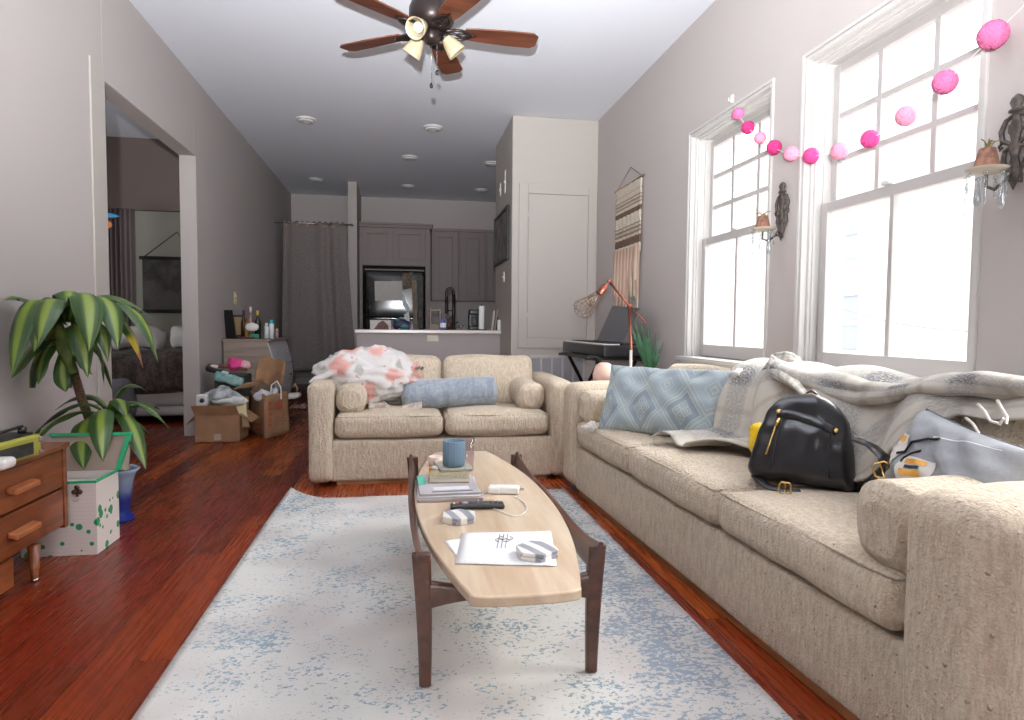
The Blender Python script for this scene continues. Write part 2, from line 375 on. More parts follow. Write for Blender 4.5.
# windows: stepped white jamb, two sashes each, muntins, glass, stool
def window(i, y0, y1, z0, z1):
    root = bpy.data.objects.new('window_%d' % i, None); COL.objects.link(root); root.location = (XR, (y0+y1)/2, z0); root['kind'] = 'structure'
    def ring(mb, x0, x1, a0, a1, c0, c1, w, bot=True, wb=None):
        wb = wb or w
        mb.box((x0, a0, c0), (x1, a0+w, c1)); mb.box((x0, a1-w, c0), (x1, a1, c1)); mb.box((x0, a0+w, c1-w), (x1, a1-w, c1))
        if bot: mb.box((x0, a0+w, c0), (x1, a1-w, c0+wb))
    mb = MB()
    ring(mb, XR-0.012, XR+0.02, y0, y1, z0, z1, 0.018, False)
    ring(mb, XR-0.004, XR+0.05, y0+0.018, y1-0.018, z0, z1-0.018, 0.022, False)
    ring(mb, XR+0.03, XR+0.10, y0+0.03, y1-0.03, z0, z1-0.03, 0.026, False)
    ring(mb, XR+0.045, XR+0.06, y0+0.05, y1-0.05, z0, z1-0.05, 0.016, False)
    ring(mb, XR+0.10, XR+T, y0+0.04, y1-0.04, z0, z1-0.04, 0.02, True)
    build('window_frame', mb, m_trim, root, world=True, bev=0.004)
    a0, a1 = y0+0.065, y1-0.065; zt = z1-0.075; zm = z0+(z1-z0)*0.515
    # lower sash, nearer the room
    mb = MB(); xs = XR+0.085
    ring(mb, xs, xs+0.04, a0, a1, z0+0.01, zm+0.02, 0.052, True, 0.085)
    build('lower_sash', mb, m_sash, root, world=True, bev=0.004)
    mb = MB(); mb.box((xs+0.005, (a0+a1)/2-0.013, z0+0.09), (xs+0.035, (a0+a1)/2+0.013, zm-0.02)); build('muntin', mb, m_sash, root, world=True, bev=0.003)
    mb = MB(); mb.box((xs+0.018, a0+0.05, z0+0.09), (xs+0.022, a1-0.05, zm-0.03)); build('glass_pane', mb, m_glass, root, world=True)
    mb = MB(); xu = XR+0.135
    ring(mb, xu, xu+0.04, a0+0.005, a1-0.005, zm-0.02, zt, 0.045)
    build('upper_sash', mb, m_sash, root, world=True, bev=0.004)
    for k in (1, 2):
        y = a0+(a1-a0)*k/3; mb = MB(); mb.box((xu+0.005, y-0.015, zm+0.02), (xu+0.035, y+0.015, zt-0.04)); build('muntin', mb, m_sash, root, world=True, bev=0.003)
        z = zm+0.02+(zt-0.04-zm-0.02)*k/3; mb = MB(); mb.box((xu+0.006, a0+0.045, z-0.014), (xu+0.034, a1-0.045, z+0.014)); build('muntin', mb, m_sash, root, world=True, bev=0.003)
    mb = MB(); mb.box((xu+0.018, a0+0.045, zm+0.02), (xu+0.022, a1-0.045, zt-0.04)); build('glass_pane', mb, m_glass, root, world=True)
    mb = MB(); mb.box((XR-0.05, y0-0.06, z0-0.028), (XR+0.10, y1+0.06, z0+0.004)); mb.box((XR-0.018, y0-0.04, z0-0.10), (XR, y1+0.04, z0-0.028))
    build('window_sill', mb, m_trim, root, world=True, bev=0.006)
    mb = MB(); mb.soft((0.03, 0.05, 0.02), 0.006, (xs-0.005, (a0+a1)/2+0.02, zm+0.03)); build('sash_lock', mb, m_trim, root, world=True)
window(1, *WIN[1]); window(2, *WIN[0]); window(3, *WIN[2])

# closet hatch (a flush access door in the closet face) and the return-air grille below it
d = bpy.data.objects.new('door_1', None); COL.objects.link(d); d.location = (1.68, YC, 0.92); d['kind'] = 'structure'
b = MB(); b.box((1.25, YC-0.02, 0.81), (1.345, YC, 2.57)); b.box((2.015, YC-0.02, 0.81), (2.10, YC, 2.57)); b.box((1.345, YC-0.02, 2.465), (2.015, YC, 2.57)); b.box((1.345, YC-0.02, 0.81), (2.015, YC, 0.915))
build('door_frame', b, m_wall2, d, world=True, bev=0.004)
b = MB(); b.box((1.353, YC-0.012, 0.923), (2.008, YC-0.001, 2.456)); build('door_panel', b, m_wall2, d, world=True, bev=0.002)
for z in (1.15, 2.2):
    b = MB(); b.cyl((1.35, YC-0.022, z), (1.35, YC-0.022, z+0.07), 0.006); build('hinge', b, m_trim, d, world=True)
g = thing('return_air_grille', 'wide white return air grille of vertical bays below the closet hatch', 'vent', (1.7, YC, 0.3))
b = MB(); b.box((1.38, YC-0.012, 0.16), (2.0, YC, 0.20)); b.box((1.38, YC-0.012, 0.70), (2.0, YC, 0.735))
for k in range(6): x = 1.38+k*0.1198; b.box((x, YC-0.012, 0.2), (x+0.021, YC, 0.70))
build('frame', b, m_trim, g, world=True, bev=0.002)
b = MB()
for k in range(5):
    x = 1.40+k*0.1198
    for q in range(30):
        z = 0.205+q*0.0165; b.add([Vector(p) for p in ((x, YC-0.009, z), (x+0.1, YC-0.009, z), (x+0.1, YC-0.001, z+0.013), (x, YC-0.001, z+0.013))], [(0, 1, 2, 3)], smooth=False)
build('louvre', b, M('grille_louvre', (168, 166, 174), 0.5), g, world=True)

# building across the alley
m_bld = M('pale_brick_render', (228, 218, 210), 0.9, var=0.05, vscale=1.2, bmp=0.3, bscale=12)
p0 = onx(835, 300, 8.2); t = thing('neighbouring_building', 'pale pinkish building across the alley, seen through both windows', 'building', (8.6, 6, -3))
b = MB(); b.box((8.2, 3.0, -3), (10, 26, 4.6)); build('facade', b, m_bld, t, world=True)
b = MB(); b.box((8.05, 2.9, 4.6), (10, 26.1, 4.9)); build('cornice', b, m_trim, t, world=True, bev=0.02)
m_wg = M('dark_window_glass', (150, 156, 166), 0.3)
def far_win(y, z0, z1, w=0.8):
    b = MB(); b.box((8.1, y-w/2-.1, z0-.1), (8.2, y-w/2, z1+.1)); b.box((8.1, y+w/2, z0-.1), (8.2, y+w/2+.1, z1+.1)); b.box((8.1, y-w/2, z1), (8.2, y+w/2, z1+.1)); b.box((8.08, y-w/2-.15, z0-.12), (8.2, y+w/2+.15, z0)); b.box((8.12, y-w/2, (z0+z1)/2-.04), (8.2, y+w/2, (z0+z1)/2+.04))
    f = build('window', b, m_trim, t, world=True); b = MB(); b.box((8.15, y-w/2, z0), (8.19, y+w/2, z1)); o = build('pane', b, m_wg, f, world=True)
for (x, yt, yb) in ((842, 296, 350), (842, 205, 262)):
    a = onx(x, yt, 8.1); c = onx(x, yb, 8.1); far_win(a.y, c.z, a.z, 0.9)
b = MB(); pa, pb = onx(820, 300, 6.5), onx(975, 332, 6.5); b.tube([pa.lerp(pb, k/8)-Vector((0, 0, 0.25*math.sin(PI*k/8)*.4)) for k in range(-4, 13)], 0.012, 6)
tag(build('overhead_cable', b, M('grey_cable', (150, 150, 150), 0.6)), 'thin grey cable strung across the alley outside the nearer window', 'cable')
b = MB(); b.box((3.3, -8, -3.2), (8.2, 26, -3)); tag(build('alley_ground', b, M('pale_paving', (206, 204, 200), 0.9)), None, None, kind='structure')

# kitchen half wall, counter
m_kwall = M('half_wall_paint', (176, 168, 168), 0.8)
b = MB(); b.box((-0.5, 7.66, 0), (1.175, 7.80, 0.952)); struct('wall_kitchen', b, m_kwall, bev=0.004)
t = thing('breakfast_counter', 'long white stone countertop on the kitchen half wall', 'counter', (0.34, 7.9, 0.953))
b = MB(); b.box((-0.515, 7.60, 0.953), (1.18, 8.35, 0.992)); build('countertop', b, M('white_quartz', (226, 220, 214), 0.25), t, world=True, bev=0.006)
m_cab = M('taupe_cabinet_paint', (138, 126, 124), 0.5, spec=0.35)
t = thing('base_cabinet', 'taupe base cabinet under the white kitchen countertop', 'cabinet', (0.34, 8.0, 0))
b = MB(); b.box((-0.5, 7.82, 0.0), (1.17, 8.33, 0.951)); build('body', b, m_cab, t, world=True)
# ------------------------------------------------------------------ kitchen
def shaker_door(parent, x0, x1, z0, z1, y):
    b = MB(); f = 0.075
    b.box((x0, y-0.04, z0), (x0+f, y, z1)); b.box((x1-f, y-0.04, z0), (x1, y, z1)); b.box((x0+f, y-0.04, z0), (x1-f, y, z0+f)); b.box((x0+f, y-0.04, z1-f), (x1-f, y, z1))
    b.box((x0+f, y-0.003, z0+f), (x1-f, y, z1-f)); b.box((x0+f+.03, y-0.022, z0+f+.03), (x1-f-.03, y, z1-f-.03))
    return build('door', b, m_cab, parent, world=True, bev=0.003)
def P(x, y, Y): return ony(x, y, Y)
YF = 11.05
t = thing('fridge_cabinet', 'taupe two-door cabinet surround above and beside the black refrigerator', 'cabinet', (0, YF, 0))
b = MB(); xa, xb = max(-.668, P(358, 270, YF).x), P(430, 270, YF).x
b.box((xa, YF, 0), (xa+.05, YB-.01, 2.68)); b.box((P(425.5, 270, YF).x, YF, 0), (xb, YB-.01, 2.68)); b.box((xa+.05, YF+.01, 2.03), (xb-.05, YB-.01, 2.68))
b.box((xa, YF-.04, 2.66), (xb+.03, YB-.01, 2.70)); b.box((xa, YF-.07, 2.70), (xb+.05, YB-.01, 2.735))
build('body', b, m_cab, t, world=True, bev=0.004)
x0, x1 = P(362.5, 250, YF).x, P(425, 250, YF).x; xm = P(393, 250, YF).x
shaker_door(t, x0, xm-.004, 2.04, 2.63, YF+.01); shaker_door(t, xm+.004, x1, 2.04, 2.63, YF+.01)
YU = 11.4
ul, ur = P(431.5, 260, YU).x, P(505, 260, YU).x; zb, zt = P(460, 301, YU).z, P(460, 232, YU).z
for k, (pa, pb_) in enumerate(((431.5, 458.5), (458.5, 485.5), (485.5, 512))):
    t = thing('wall_cabinet', ['taupe wall cabinet beside the refrigerator surround', 'taupe wall cabinet in the middle behind the tall faucet', 'taupe wall cabinet at the right kitchen corner, partly hidden'][k], 'cabinet', (P((pa+pb_)/2, 260, YU).x, YU, zb), group='kitchen wall cabinets')
    a, c = P(pa, 260, YU).x+.002, P(pb_, 260, YU).x-.002
    b = MB(); b.box((a, YU, zb), (c, YB, zt)); b.box((a, YU-.03, zt), (c, YB, zt+.05)); build('body', b, m_cab, t, world=True, bev=0.003)
    shaker_door(t, a+.03, c-.03, zb+.03, zt-.03, YU-.0005)
t = thing('kitchen_base_units', 'dark run of base units with worktop against the far kitchen wall', 'cabinet', (1.2, 11.4, 0))
b = MB(); b.box((xb+.02, 11.15, 0), (2.1, YB-.01, 0.88)); build('body', b, m_cab, t, world=True); b = MB(); b.box((xb+.02, 11.12, 0.88), (2.1, YB-.01, 0.92)); build('worktop', b, M('dark_worktop', (70, 64, 62), 0.3), t, world=True)
# refrigerator
m_fr = M('glossy_black_steel', (26, 26, 28), 0.16, metal=0.4, spec=0.6)
YR = 10.98
fx0, fx1 = P(364.5, 300, YR).x, P(424, 300, YR).x
t = thing('refrigerator', 'glossy black refrigerator with papers stuck on its doors', 'refrigerator', ((fx0+fx1)/2, YR+.3, 0))
b = MB(); b.soft((fx1-fx0, 0.68, 1.94), 0.02, ((fx0+fx1)/2, YR+.37, 0.98)); build('body', b, m_fr, t, world=True)
b = MB(); b.soft((fx1-fx0-.01, 0.06, 0.78), 0.025, ((fx0+fx1)/2, YR, 1.55), crown=(0, .01, 0)); build('door', b, m_fr, t, world=True)
b = MB(); b.soft((fx1-fx0-.01, 0.06, 1.06), 0.025, ((fx0+fx1)/2, YR, 0.62), crown=(0, .01, 0)); build('door', b, m_fr, t, world=True)
for z0, z1 in ((1.22, 1.45), (0.75, 1.1)):
    b = MB(); b.tube([(fx0+.06, YR-.03, z0), (fx0+.06, YR-.08, z0+.03), (fx0+.06, YR-.08, z1-.03), (fx0+.06, YR-.03, z1)], 0.012); build('handle', b, m_black, t, world=True)
def sheet(name, lab, cat, quad, Y, mat, th=0.003, group=None):
    pts = [P(x, y, Y) for x, y in quad]; n = len(pts)
    b = MB(); b.add([p for p in pts]+[p+Vector((0, th, 0)) for p in pts], [tuple(range(n)), tuple(range(2*n-1, n-1, -1))]+[(k, (k+1) % n, n+(k+1) % n, n+k)[::-1] for k in range(n)], smooth=False)
    return tag(build(name, b, mat), lab, cat, group)
m_cal = M('calendar_paper', (214, 210, 205), 0.7, var=0.1, vscale=60)
sheet('wall_calendar', 'white calendar sheet stuck on the black refrigerator door', 'calendar', [(374.5, 281), (402, 281), (402.5, 300.5), (375, 300.5)], YR-.045, m_cal)
m_photo = M('faded_photo', (130, 104, 80), 0.6, var=0.6, vscale=25, c2=(60, 48, 40))
sheet('photo_collage', 'brown faded photo collage stuck near the top right of the refrigerator', 'photo', [(402, 274), (412, 272), (412, 288), (403, 290)], YR-.045, m_photo)
sheet('blue_flyer', 'pale blue torn flyer hanging on the refrigerator door', 'paper', [(402, 296), (404, 294), (406, 302), (410, 309), (408, 312), (403, 305)], YR-.045, M('pale_blue_paper', (200, 222, 232), 0.6))
sheet('paper_strip', 'long tan paper strip hanging down the refrigerator door', 'paper', [(411.5, 280), (416, 280), (417.5, 329), (413.5, 329)], YR-.045, M('tan_paper', (150, 132, 112), 0.7, var=0.2, vscale=10))
sheet('magnet_board', 'grey patterned sheet on the right edge of the refrigerator', 'paper', [(417, 277), (423, 277), (423, 328), (418.5, 328)], YR-.045, M('grey_sheet', (96, 96, 92), 0.7, var=0.3, vscale=14))
sheet('white_flyer', 'white crumpled flyer low on the refrigerator door', 'paper', [(404, 315), (409, 311), (410, 325), (406, 320)], YR-.045, m_paper)
# on the counter
YT = 7.95; CT = 0.992
sheet('picture_card', 'white card with a dark figure leaning on the white counter', 'card', [(370, 320), (391, 320), (391.5, 330), (370, 330.3)], 7.98, M('white_card', (198, 192, 188), 0.7), 0.01)
sheet('dark_print', 'small dark printed cut-out propped against the white card', 'print', [(374, 329), (379, 322.5), (383, 320.5), (388, 325), (389, 329.5)], 7.95, M('dark_print', (48, 36, 34), 0.7, var=0.5, vscale=60, c2=(130, 90, 84)), 0.008)
p = P(402, 324, 7.93)
b = MB(); b.soft((0.22, 0.09, 0.13), 0.03, (p.x, p.y, CT+.066), crown=(0, .02, .02), fn=lambda q: q+Vector((0.02*nz(q, 14), 0, 0.03*nz(q, 10, 3)-0.25*abs(q.x)*(q.z > 0))))
mt, nt, bb = newmat('patchwork_cloth'); v = N(nt, 'ShaderNodeTexVoronoi'); v.inputs['Scale'].default_value = 14; L(nt, coord(nt), v.inputs['Vector'])
cr = N(nt, 'ShaderNodeValToRGB'); cr.color_ramp.interpolation = 'CONSTANT'; sc = N(nt, 'ShaderNodeSeparateColor'); L(nt, v.outputs['Color'], sc.inputs[0]); L(nt, sc.outputs[0], cr.inputs[0])
for p_, c in ((0, (34, 40, 62)), (.35, (96, 58, 110)), (.6, (38, 110, 118)), (.85, (190, 196, 200))):
    k = cr.color_ramp.elements.new(p_) if p_ else cr.color_ramp.elements[0]; k.color = (*lin(c), 1)
L(nt, cr.outputs[0], bb.inputs['Base Color']); m_patch = mt
tag(build('patterned_pouch', b, m_patch), 'teal and purple patterned pouch lying on the white counter', 'pouch')
# faucet
fx = P(453.5, 330, 8.15).x; fz = 0.993
t = thing('kitchen_faucet', 'tall black spring-neck faucet rising above the counter', 'faucet', (fx, 8.15, fz))
b = MB(); b.lathe([(0.028, 0), (0.028, .02), (0.018, .03), (0.016, .1)], (fx, 8.15, fz), 16); b.cyl((fx, 8.15, fz+.05), (fx, 8.15, fz+.44), 0.02); build('body', b, m_dark, t, world=True)
b = MB(); pts = [(fx, 8.15, fz+.42)]+[(fx-.045+.045*math.cos(a*PI/10), 8.15, fz+.46+.055*math.sin(a*PI/10)) for a in range(11)]+[(fx-.09, 8.15, fz+.42), (fx-.09, 8.15, fz+.33)]
b.tube(pts, 0.019, 10); build('spring_neck', b, m_dark, t, world=True)
b = MB(); b.lathe([(0.012, .2), (0.02, .21), (0.02, .3), (0.014, .33)], (fx-.09, 8.15, fz), 14); b.cyl((fx-.09, 8.15, fz+.24), (fx, 8.15, fz+.24), 0.008); build('spray_head', b, m_dark, t, world=True)
b = MB(); b.cyl((fx, 8.15, fz+.07), (fx+.06, 8.13, fz+.10), 0.008); build('lever', b, m_dark, t, world=True)
b = MB(); b.lathe([(0.015, 0), (0.015, .03), (0.03, .035), (0.03, .05), (.01, .06)], (P(461, 327, 8.1).x, 8.1, fz)); tag(build('soap_pump', b, m_silver), 'small silver dispenser beside the black faucet on the counter', 'dispenser')
# soap bottle
sx = P(443, 329, 7.9).x
t = thing('soap_bottle', 'violet blue soap bottle with white label by the faucet', 'bottle', (sx, 7.9, CT))
b = MB(); b.lathe([(0.03, 0), (.036, .02), (.036, .1), (.012, .135), (.012, .15)], (sx, 7.9, CT)); build('body', b, M('violet_soap', (96, 96, 168), 0.2), t, world=True)
b = MB(); b.lathe([(.0375, .03), (.0375, .085)], (sx, 7.9, CT), cap=False); build('label', b, m_paper, t, world=True)
b = MB(); b.lathe([(.014, .15), (.014, .17), (.004, .172), (.004, .2)], (sx, 7.9, CT)); b.tube([(sx, 7.9, CT+.2), (sx-.04, 7.9, CT+.195)], .005); build('pump', b, m_clear, t, world=True)
# wooden rack, coffee maker, paper towels, books
rx = P(435, 329, 8.2).x; t = thing('wooden_rack', 'small brown wooden rack at the left of the faucet', 'rack', (rx, 8.2, CT)); m_rk = wood('dark_rack_wood', (96, 60, 42), (60, 36, 26), 'Z')
for s in (-1, 1): b = MB(); b.box((rx+s*.06-.012, 8.12, CT), (rx+s*.06+.012, 8.2, CT+.25)); build('post', b, m_rk, t, world=True, bev=.003)
b = MB(); b.box((rx-.07, 8.13, CT+.23), (rx+.075, 8.19, CT+.262)); b.box((rx-.05, 8.13, CT), (rx+.05, 8.19, CT+.07)); build('shelf', b, m_rk, t, world=True, bev=.003)
for j in range(3):
    b = MB(); jx = P(448+2.2*j, 328, 8.25).x; b.lathe([(.012, 0), (.018, .05), (.01, .11), (.014, .14+.02*j)], (jx, 8.25, CT), 10)
    tag(build('wooden_utensil', b, m_rk), ['short dark wooden utensil standing behind the faucet, leftmost of three', 'dark wooden utensil in the middle of the three behind the faucet', 'tallest dark wooden utensil, rightmost of three behind the faucet'][j], 'utensil', 'utensils behind the faucet')
cx_ = P(474, 329, 8.2).x; t = thing('coffee_maker', 'black coffee maker beside the paper towel roll', 'coffee maker', (cx_, 8.2, CT))
b = MB(); b.soft((.14, .16, .05), .015, (cx_, 8.2, CT+.025)); b.soft((.14, .06, .24), .02, (cx_, 8.25, CT+.13)); b.soft((.14, .16, .07), .02, (cx_, 8.2, CT+.225)); build('body', b, m_black, t, world=True)
b = MB(); b.lathe([(.03, .05), (.05, .08), (.05, .13), (.035, .17)], (cx_, 8.17, CT)); build('carafe', b, m_clear, t, world=True)
tx = P(481.5, 329, 7.95).x; t = thing('paper_towel_roll', 'upright white paper towel roll on a black holder on the counter', 'paper towel', (tx, 7.95, CT))
b = MB(); b.lathe([(.012, .012), (.034, .012), (.036, .02), (.036, .29), (.034, .298), (.012, .298)], (tx, 7.95, CT), 24); build('roll', b, m_paper, t, world=True)
b = MB(); b.lathe([(.065, 0), (.065, .01), (.006, .011), (.006, .32)], (tx, 7.95, CT)); build('holder', b, m_black, t, world=True)
for k, (px, c, h, lab) in enumerate(((491.5, (176, 166, 158), .24, 'pale grey book leaning left-most in the row by the closet wall'), (494.3, (146, 134, 124), .255, 'taupe book leaning between two others by the closet wall'), (497, (60, 48, 46), .25, 'dark book leaning right-most against the closet wall'))):
    q = P(px, 330, 7.85); b = MB(); b.soft((.024, .17, h), .004, (0, 0, h/2), M_=Matrix.Translation((q.x, 7.9, CT+.002)) @ Matrix.Rotation(0.13, 4, 'Y')); tag(build('book', b, M('book_cover_%d' % k, c, .6)), lab, 'book', 'books at the end of the counter')
q = P(499.3, 331, 7.66); b = MB(); b.soft((.045, .04, .125), .005, (q.x, 7.66, CT+.063)); tag(build('white_box', b, m_paper), 'small upright white box at the very end of the counter', 'box')
# outlets and switches
def plate(name, lab, cat, c, w, h, axis, kind='outlet', mat=None):
    t = thing(name, lab, cat, c); x, y, z = c; b = MB(); e = MB()
    if axis == 'Y':
        b.soft((w, .008, h), .003, (x, y-.004, z))
        for s in (-1, 1):
            if kind == 'outlet': e.soft((.026, .004, .03), .002, (x+s*w*.22, y-.009, z))
    elif axis == 'X-':
        b.soft((.008, w, h), .003, (x-.004, y, z)); e.soft((.012, .012, .024), .003, (x-.012, y, z))
    else:
        b.soft((.008, w, h), .003, (x+.004, y, z))
        for s in (-1, 1): e.soft((.014, .01, .022), .003, (x+.012, y, z+s*h*.18))
    build('cover_plate', b, mat or m_white, t, world=True)
    if len(e.bm.verts): build('socket' if kind == 'outlet' else 'toggle', e, mat or m_white, t, world=True)
p = ony(432.5, 338.5, 7.66); plate('outlet_plate', 'double beige outlet plate on the kitchen half wall', 'outlet', (p.x, 7.66, p.z), .13, .075, 'Y', mat=M('beige_plate', (206, 196, 178), .4))
p = onx(504, 277, 1.175); plate('light_switch', 'small white light switch below the framed picture on the closet side', 'switch', (1.175, p.y, p.z), .075, .12, 'X-', 'switch')
p = onx(500.5, 190, 1.175); plate('thermostat', 'white square thermostat high above the framed picture', 'thermostat', (1.175, p.y, p.z), .1, .15, 'X-', 'switch')
p = onx(505.3, 182, 1.175); plate('chime_cover', 'narrow white chime cover next to the thermostat, nearer the corner', 'doorbell', (1.175, p.y, p.z), .06, .26, 'X-', 'switch')
p = onx(235, 298, XL); plate('wall_light_switch', 'cream switch plate with raised toggles above the grey chest of drawers', 'switch', (XL, p.y, p.z), .1, .14, 'X+', 'switch', M('cream_plate', (214, 200, 160), .4))
# framed picture on the closet side
t = thing('framed_picture', 'dark framed city picture hung on the side of the closet', 'picture', (1.175, 7.55, 2.07))
X = 1.175; y0, y1, z0, z1 = 7.045, 8.05, 1.78, 2.37
b = MB(); w = .035
b.box((X-.03, y0, z0), (X-.001, y0+w, z1)); b.box((X-.03, y1-w, z0), (X-.001, y1, z1)); b.box((X-.03, y0+w, z0), (X-.001, y1-w, z0+w)); b.box((X-.03, y0+w, z1-w), (X-.001, y1-w, z1)); build('frame', b, m_black, t, world=True, bev=.004)
b = MB(); b.box((X-.015, y0+w, z0+w), (X-.002, y1-w, z1-w)); build('print', b, M('dark_print_art', (70, 62, 62), .5, vscale=7, c2=(138, 130, 128), var=.3), t, world=True)
# ceiling lights
mwl = M('recessed_trim', (214, 212, 210), .5)
labs = ['round white ceiling light nearest the left wall', 'round white ceiling light in front of the closet corner', 'round white ceiling light behind the front pair, mid kitchen', 'small round ceiling light above the grey curtain', 'round white ceiling light above the fridge cabinet', 'round white ceiling light at the far right of the kitchen', 'round white ceiling light half hidden behind the closet edge']
for k, (x, y) in enumerate(((306, 121), (433, 129), (410, 158.5), (316, 180.5), (408, 187), (481, 191), (492, 164.5))):
    p = onz(x, y, ZC-.02); t = thing('ceiling_light', labs[k], 'ceiling light', (p.x, p.y, ZC), group='round kitchen ceiling lights')
    b = MB(); b.lathe([(.11, 0), (.108, -.012), (.09, -.02), (.088, -.004)], (0, 0, 0), 28, cap=False); build('trim_ring', b, mwl, t)
    b = MB(); b.lathe([(.0, -.012), (.05, -.034), (.088, -.028), (.09, -.01)][::-1], (0, 0, 0), 28, cap=False); build('lens', b, mwl, t)
# curtain, rod
t = thing('curtain', 'floor-length dark grey curtain with brass eyelets closing off the hall', 'curtain', (-1.25, 10.2, 2.55))
def cf(u, v):
    z = 2.585-u*2.25; xl = -1.72-.05*u; xr = -0.80+.14*u**1.5
    x = xl+(xr-xl)*v; a = .020+.012*u
    return (x, 10.2+a*math.sin(v*2*PI*3.2+1.3*math.sin(v*9))+.02*nz((x*2, z, 0), 1.5), z+.012*math.sin(v*2*PI*11)*(1-u))
b = MB(); b.surf(24, 110, cf); build('panel', b, fabric('grey_linen', (136, 128, 126), (112, 105, 103), 260, .3, .002, nub=False), t, world=True, solid=.004)
for k in range(7):
    v = (k+.5)/7; x, y, z = cf(0.01, v)
    b = MB(); b.surf(16, 8, lambda p, q: (x+(.022+.005*math.cos(2*PI*q))*math.cos(2*PI*p), y-.004+.005*math.sin(2*PI*q), z-.03+(.022+.005*math.cos(2*PI*q))*math.sin(2*PI*p)), cu=True, cv=True); build('eyelet', b, m_gold, t, world=True)
b = MB(); b.cyl((-1.85, 10.2, 2.56), (-0.72, 10.2, 2.56), .011); b.ball((-0.72, 10.2, 2.56), .02); tag(build('curtain_rod', b, m_silver), 'thin metal rod carrying the grey hall curtain', 'curtain rod')
# ------------------------------------------------------------------ sofas
def sofa(name, label, loc, rotz, Ln, D, at, nseat, back_spans, plinth, arm_h=0.685, blabel=None):
    t = thing(name, label, 'sofa', loc, rotz)
    def nub(q): return q+Vector((0.004*nz(q, 6), 0.004*nz(q, 6, 2), 0.004*nz(q, 5, 4)))
    b = MB(); b.soft((Ln-2*at+.04, D-.03, .27), .02, (Ln/2, D/2+.005, plinth+.135), n=8, fn=nub); build('base', b, m_cream, t)
    for s, x in (('l', at/2), ('r', Ln-at/2)):
        def fa(q, s=s):
            w = 1+.10*max(0, (q.z-.1))*3; q = Vector((q.x*w, q.y, q.z)); 
            if q.y < 0: q.z -= .03*max(0, -q.y/(D/2)-.5)*max(0, q.z/.3)
            return nub(q)
        b = MB(); b.soft((at, D, arm_h-plinth), at*.30, (x, D/2-.012, (arm_h+plinth)/2), n=14, fn=fa); build('arm', b, m_cream, t)
    b = MB(); b.soft((Ln-2*at+.05, .17, .70-plinth), .05, (Ln/2, D-.10, (.70+plinth)/2), n=10, fn=nub); build('back_frame', b, m_cream, t)
    iw = (Ln-2*at)/nseat
    for k in range(nseat):
        def fs(q, k=k): return q+Vector((0.006*nz(q, 4, k), 0.010*nz(q, 5, k+5), 0.009*nz(q, 4.5, k+9)))
        b = MB(); b.soft((iw-.008, D-.24, .155), .055, (at+iw*(k+.5), (D-.24)/2+.002, .308+.0775), n=12, fn=fs, crown=(0, -0.0, .020)); c = build('seat_cushion', b, m_cream, t)
        b = MB(); hx, hy = (iw-.02)/2, (D-.25)/2; cx, cy = at+iw*(k+.5), (D-.24)/2+.002
        pts = []
        for (sx, sy) in ((-1, -1), (1, -1), (1, 1), (-1, 1)): pts.append((cx+sx*(hx-.016), cy+sy*(hy-.0125), .4485))
        b.tube([pts[3].__class__(pts[3])] + [tuple(pts[0][i]+(pts[1][i]-pts[0][i])*k/10 for i in range(3)) for k in range(11)]+[pts[2]], .0048, 6); build('piping', b, m_cream, c)
    for k, (a, c2) in enumerate(back_spans):
        def fb(q, k=k): return q+Vector((0.006*nz(q, 4, k+3), 0.012*nz(q, 5, k+7), 0.010*nz(q, 4.5, k+2)))
        Mx = Matrix.Translation(((a+c2)/2, D-.255, .625)) @ Matrix.Rotation(-0.16, 4, 'X')
        b = MB(); b.soft((c2-a-.008, .17, .39), .065, n=12, fn=fb, crown=(0, .03, .012), M_=Mx); build('back_cushion', b, m_cream, t)
    if plinth > 0.02:
        b = MB(); b.box((at+.02, .035, 0), (Ln-at-.02, D-.06, plinth+.01)); build('plinth', b, m_oak, t, bev=.003)
    return t
love = sofa('loveseat', 'small two-seat cream boucle sofa facing the camera in front of the kitchen counter', (-.585, 4.27, 0), 0, 1.75, .86, .155, 2, ((.17, .89), (.89, 1.585)), .025)
big = sofa('long_sofa', 'long three-seat cream boucle sofa along the window wall', (1.055, 4.12, 0), math.radians(-88), 3.04, .92, .24, 3, ((.24, 1.10), (1.10, 1.95), (1.95, 2.80)), .03, arm_h=.70)
def bolster(lab, a, c_, r, sq=1.0):
    a, c_ = Vector(a), Vector(c_); d = c_-a; Mx = frame((a+c_)/2, d, (0, 0, 1))
    def bf(u, v):
        x = (u-.5)*d.length; e = min(u, 1-u)*d.length; rr_ = r*(1-.16*max(0, 1-e/.035)**2.2); an = 2*PI*v; ex_ = .78
        if u in (0, 1): rr_ = r*.55
        q = Vector((x+(.012 if u == 1 else -.012 if u == 0 else 0), rr_*math.copysign(abs(math.cos(an))**ex_, math.cos(an)), rr_*sq*math.copysign(abs(math.sin(an))**ex_, math.sin(an))))
        return Mx @ (q+Vector((.004*nz(q, 6, 2), .007*nz(q, 9), .008*nz(q, 8, 5))))
    b = MB(); b.surf(40, 36, bf, cv=True)
    for u in (0, 1): b.add([bf(u, k/36) for k in range(36)], [tuple(range(36)) if u == 0 else tuple(range(35, -1, -1))])
    t = thing('bolster_cushion', lab, 'cushion', (a+c_)/2-Vector((0, 0, r)), group='cream bolsters on the two sofas')
    build('cover', b, m_cream, t, world=True)
bolster('rounded cream bolster against the left arm of the loveseat, under the floral duvet', (-.32, 4.36, .555), (-.32, 4.92, .575), .10)
bolster('rounded cream bolster against the right arm of the loveseat', (.90, 4.40, .553), (.90, 4.92, .575), .098)
bolster('cream bolster at the far arm of the long sofa, beside the patterned pillow', (1.10, 3.81, .555), (1.72, 3.835, .575), .098)
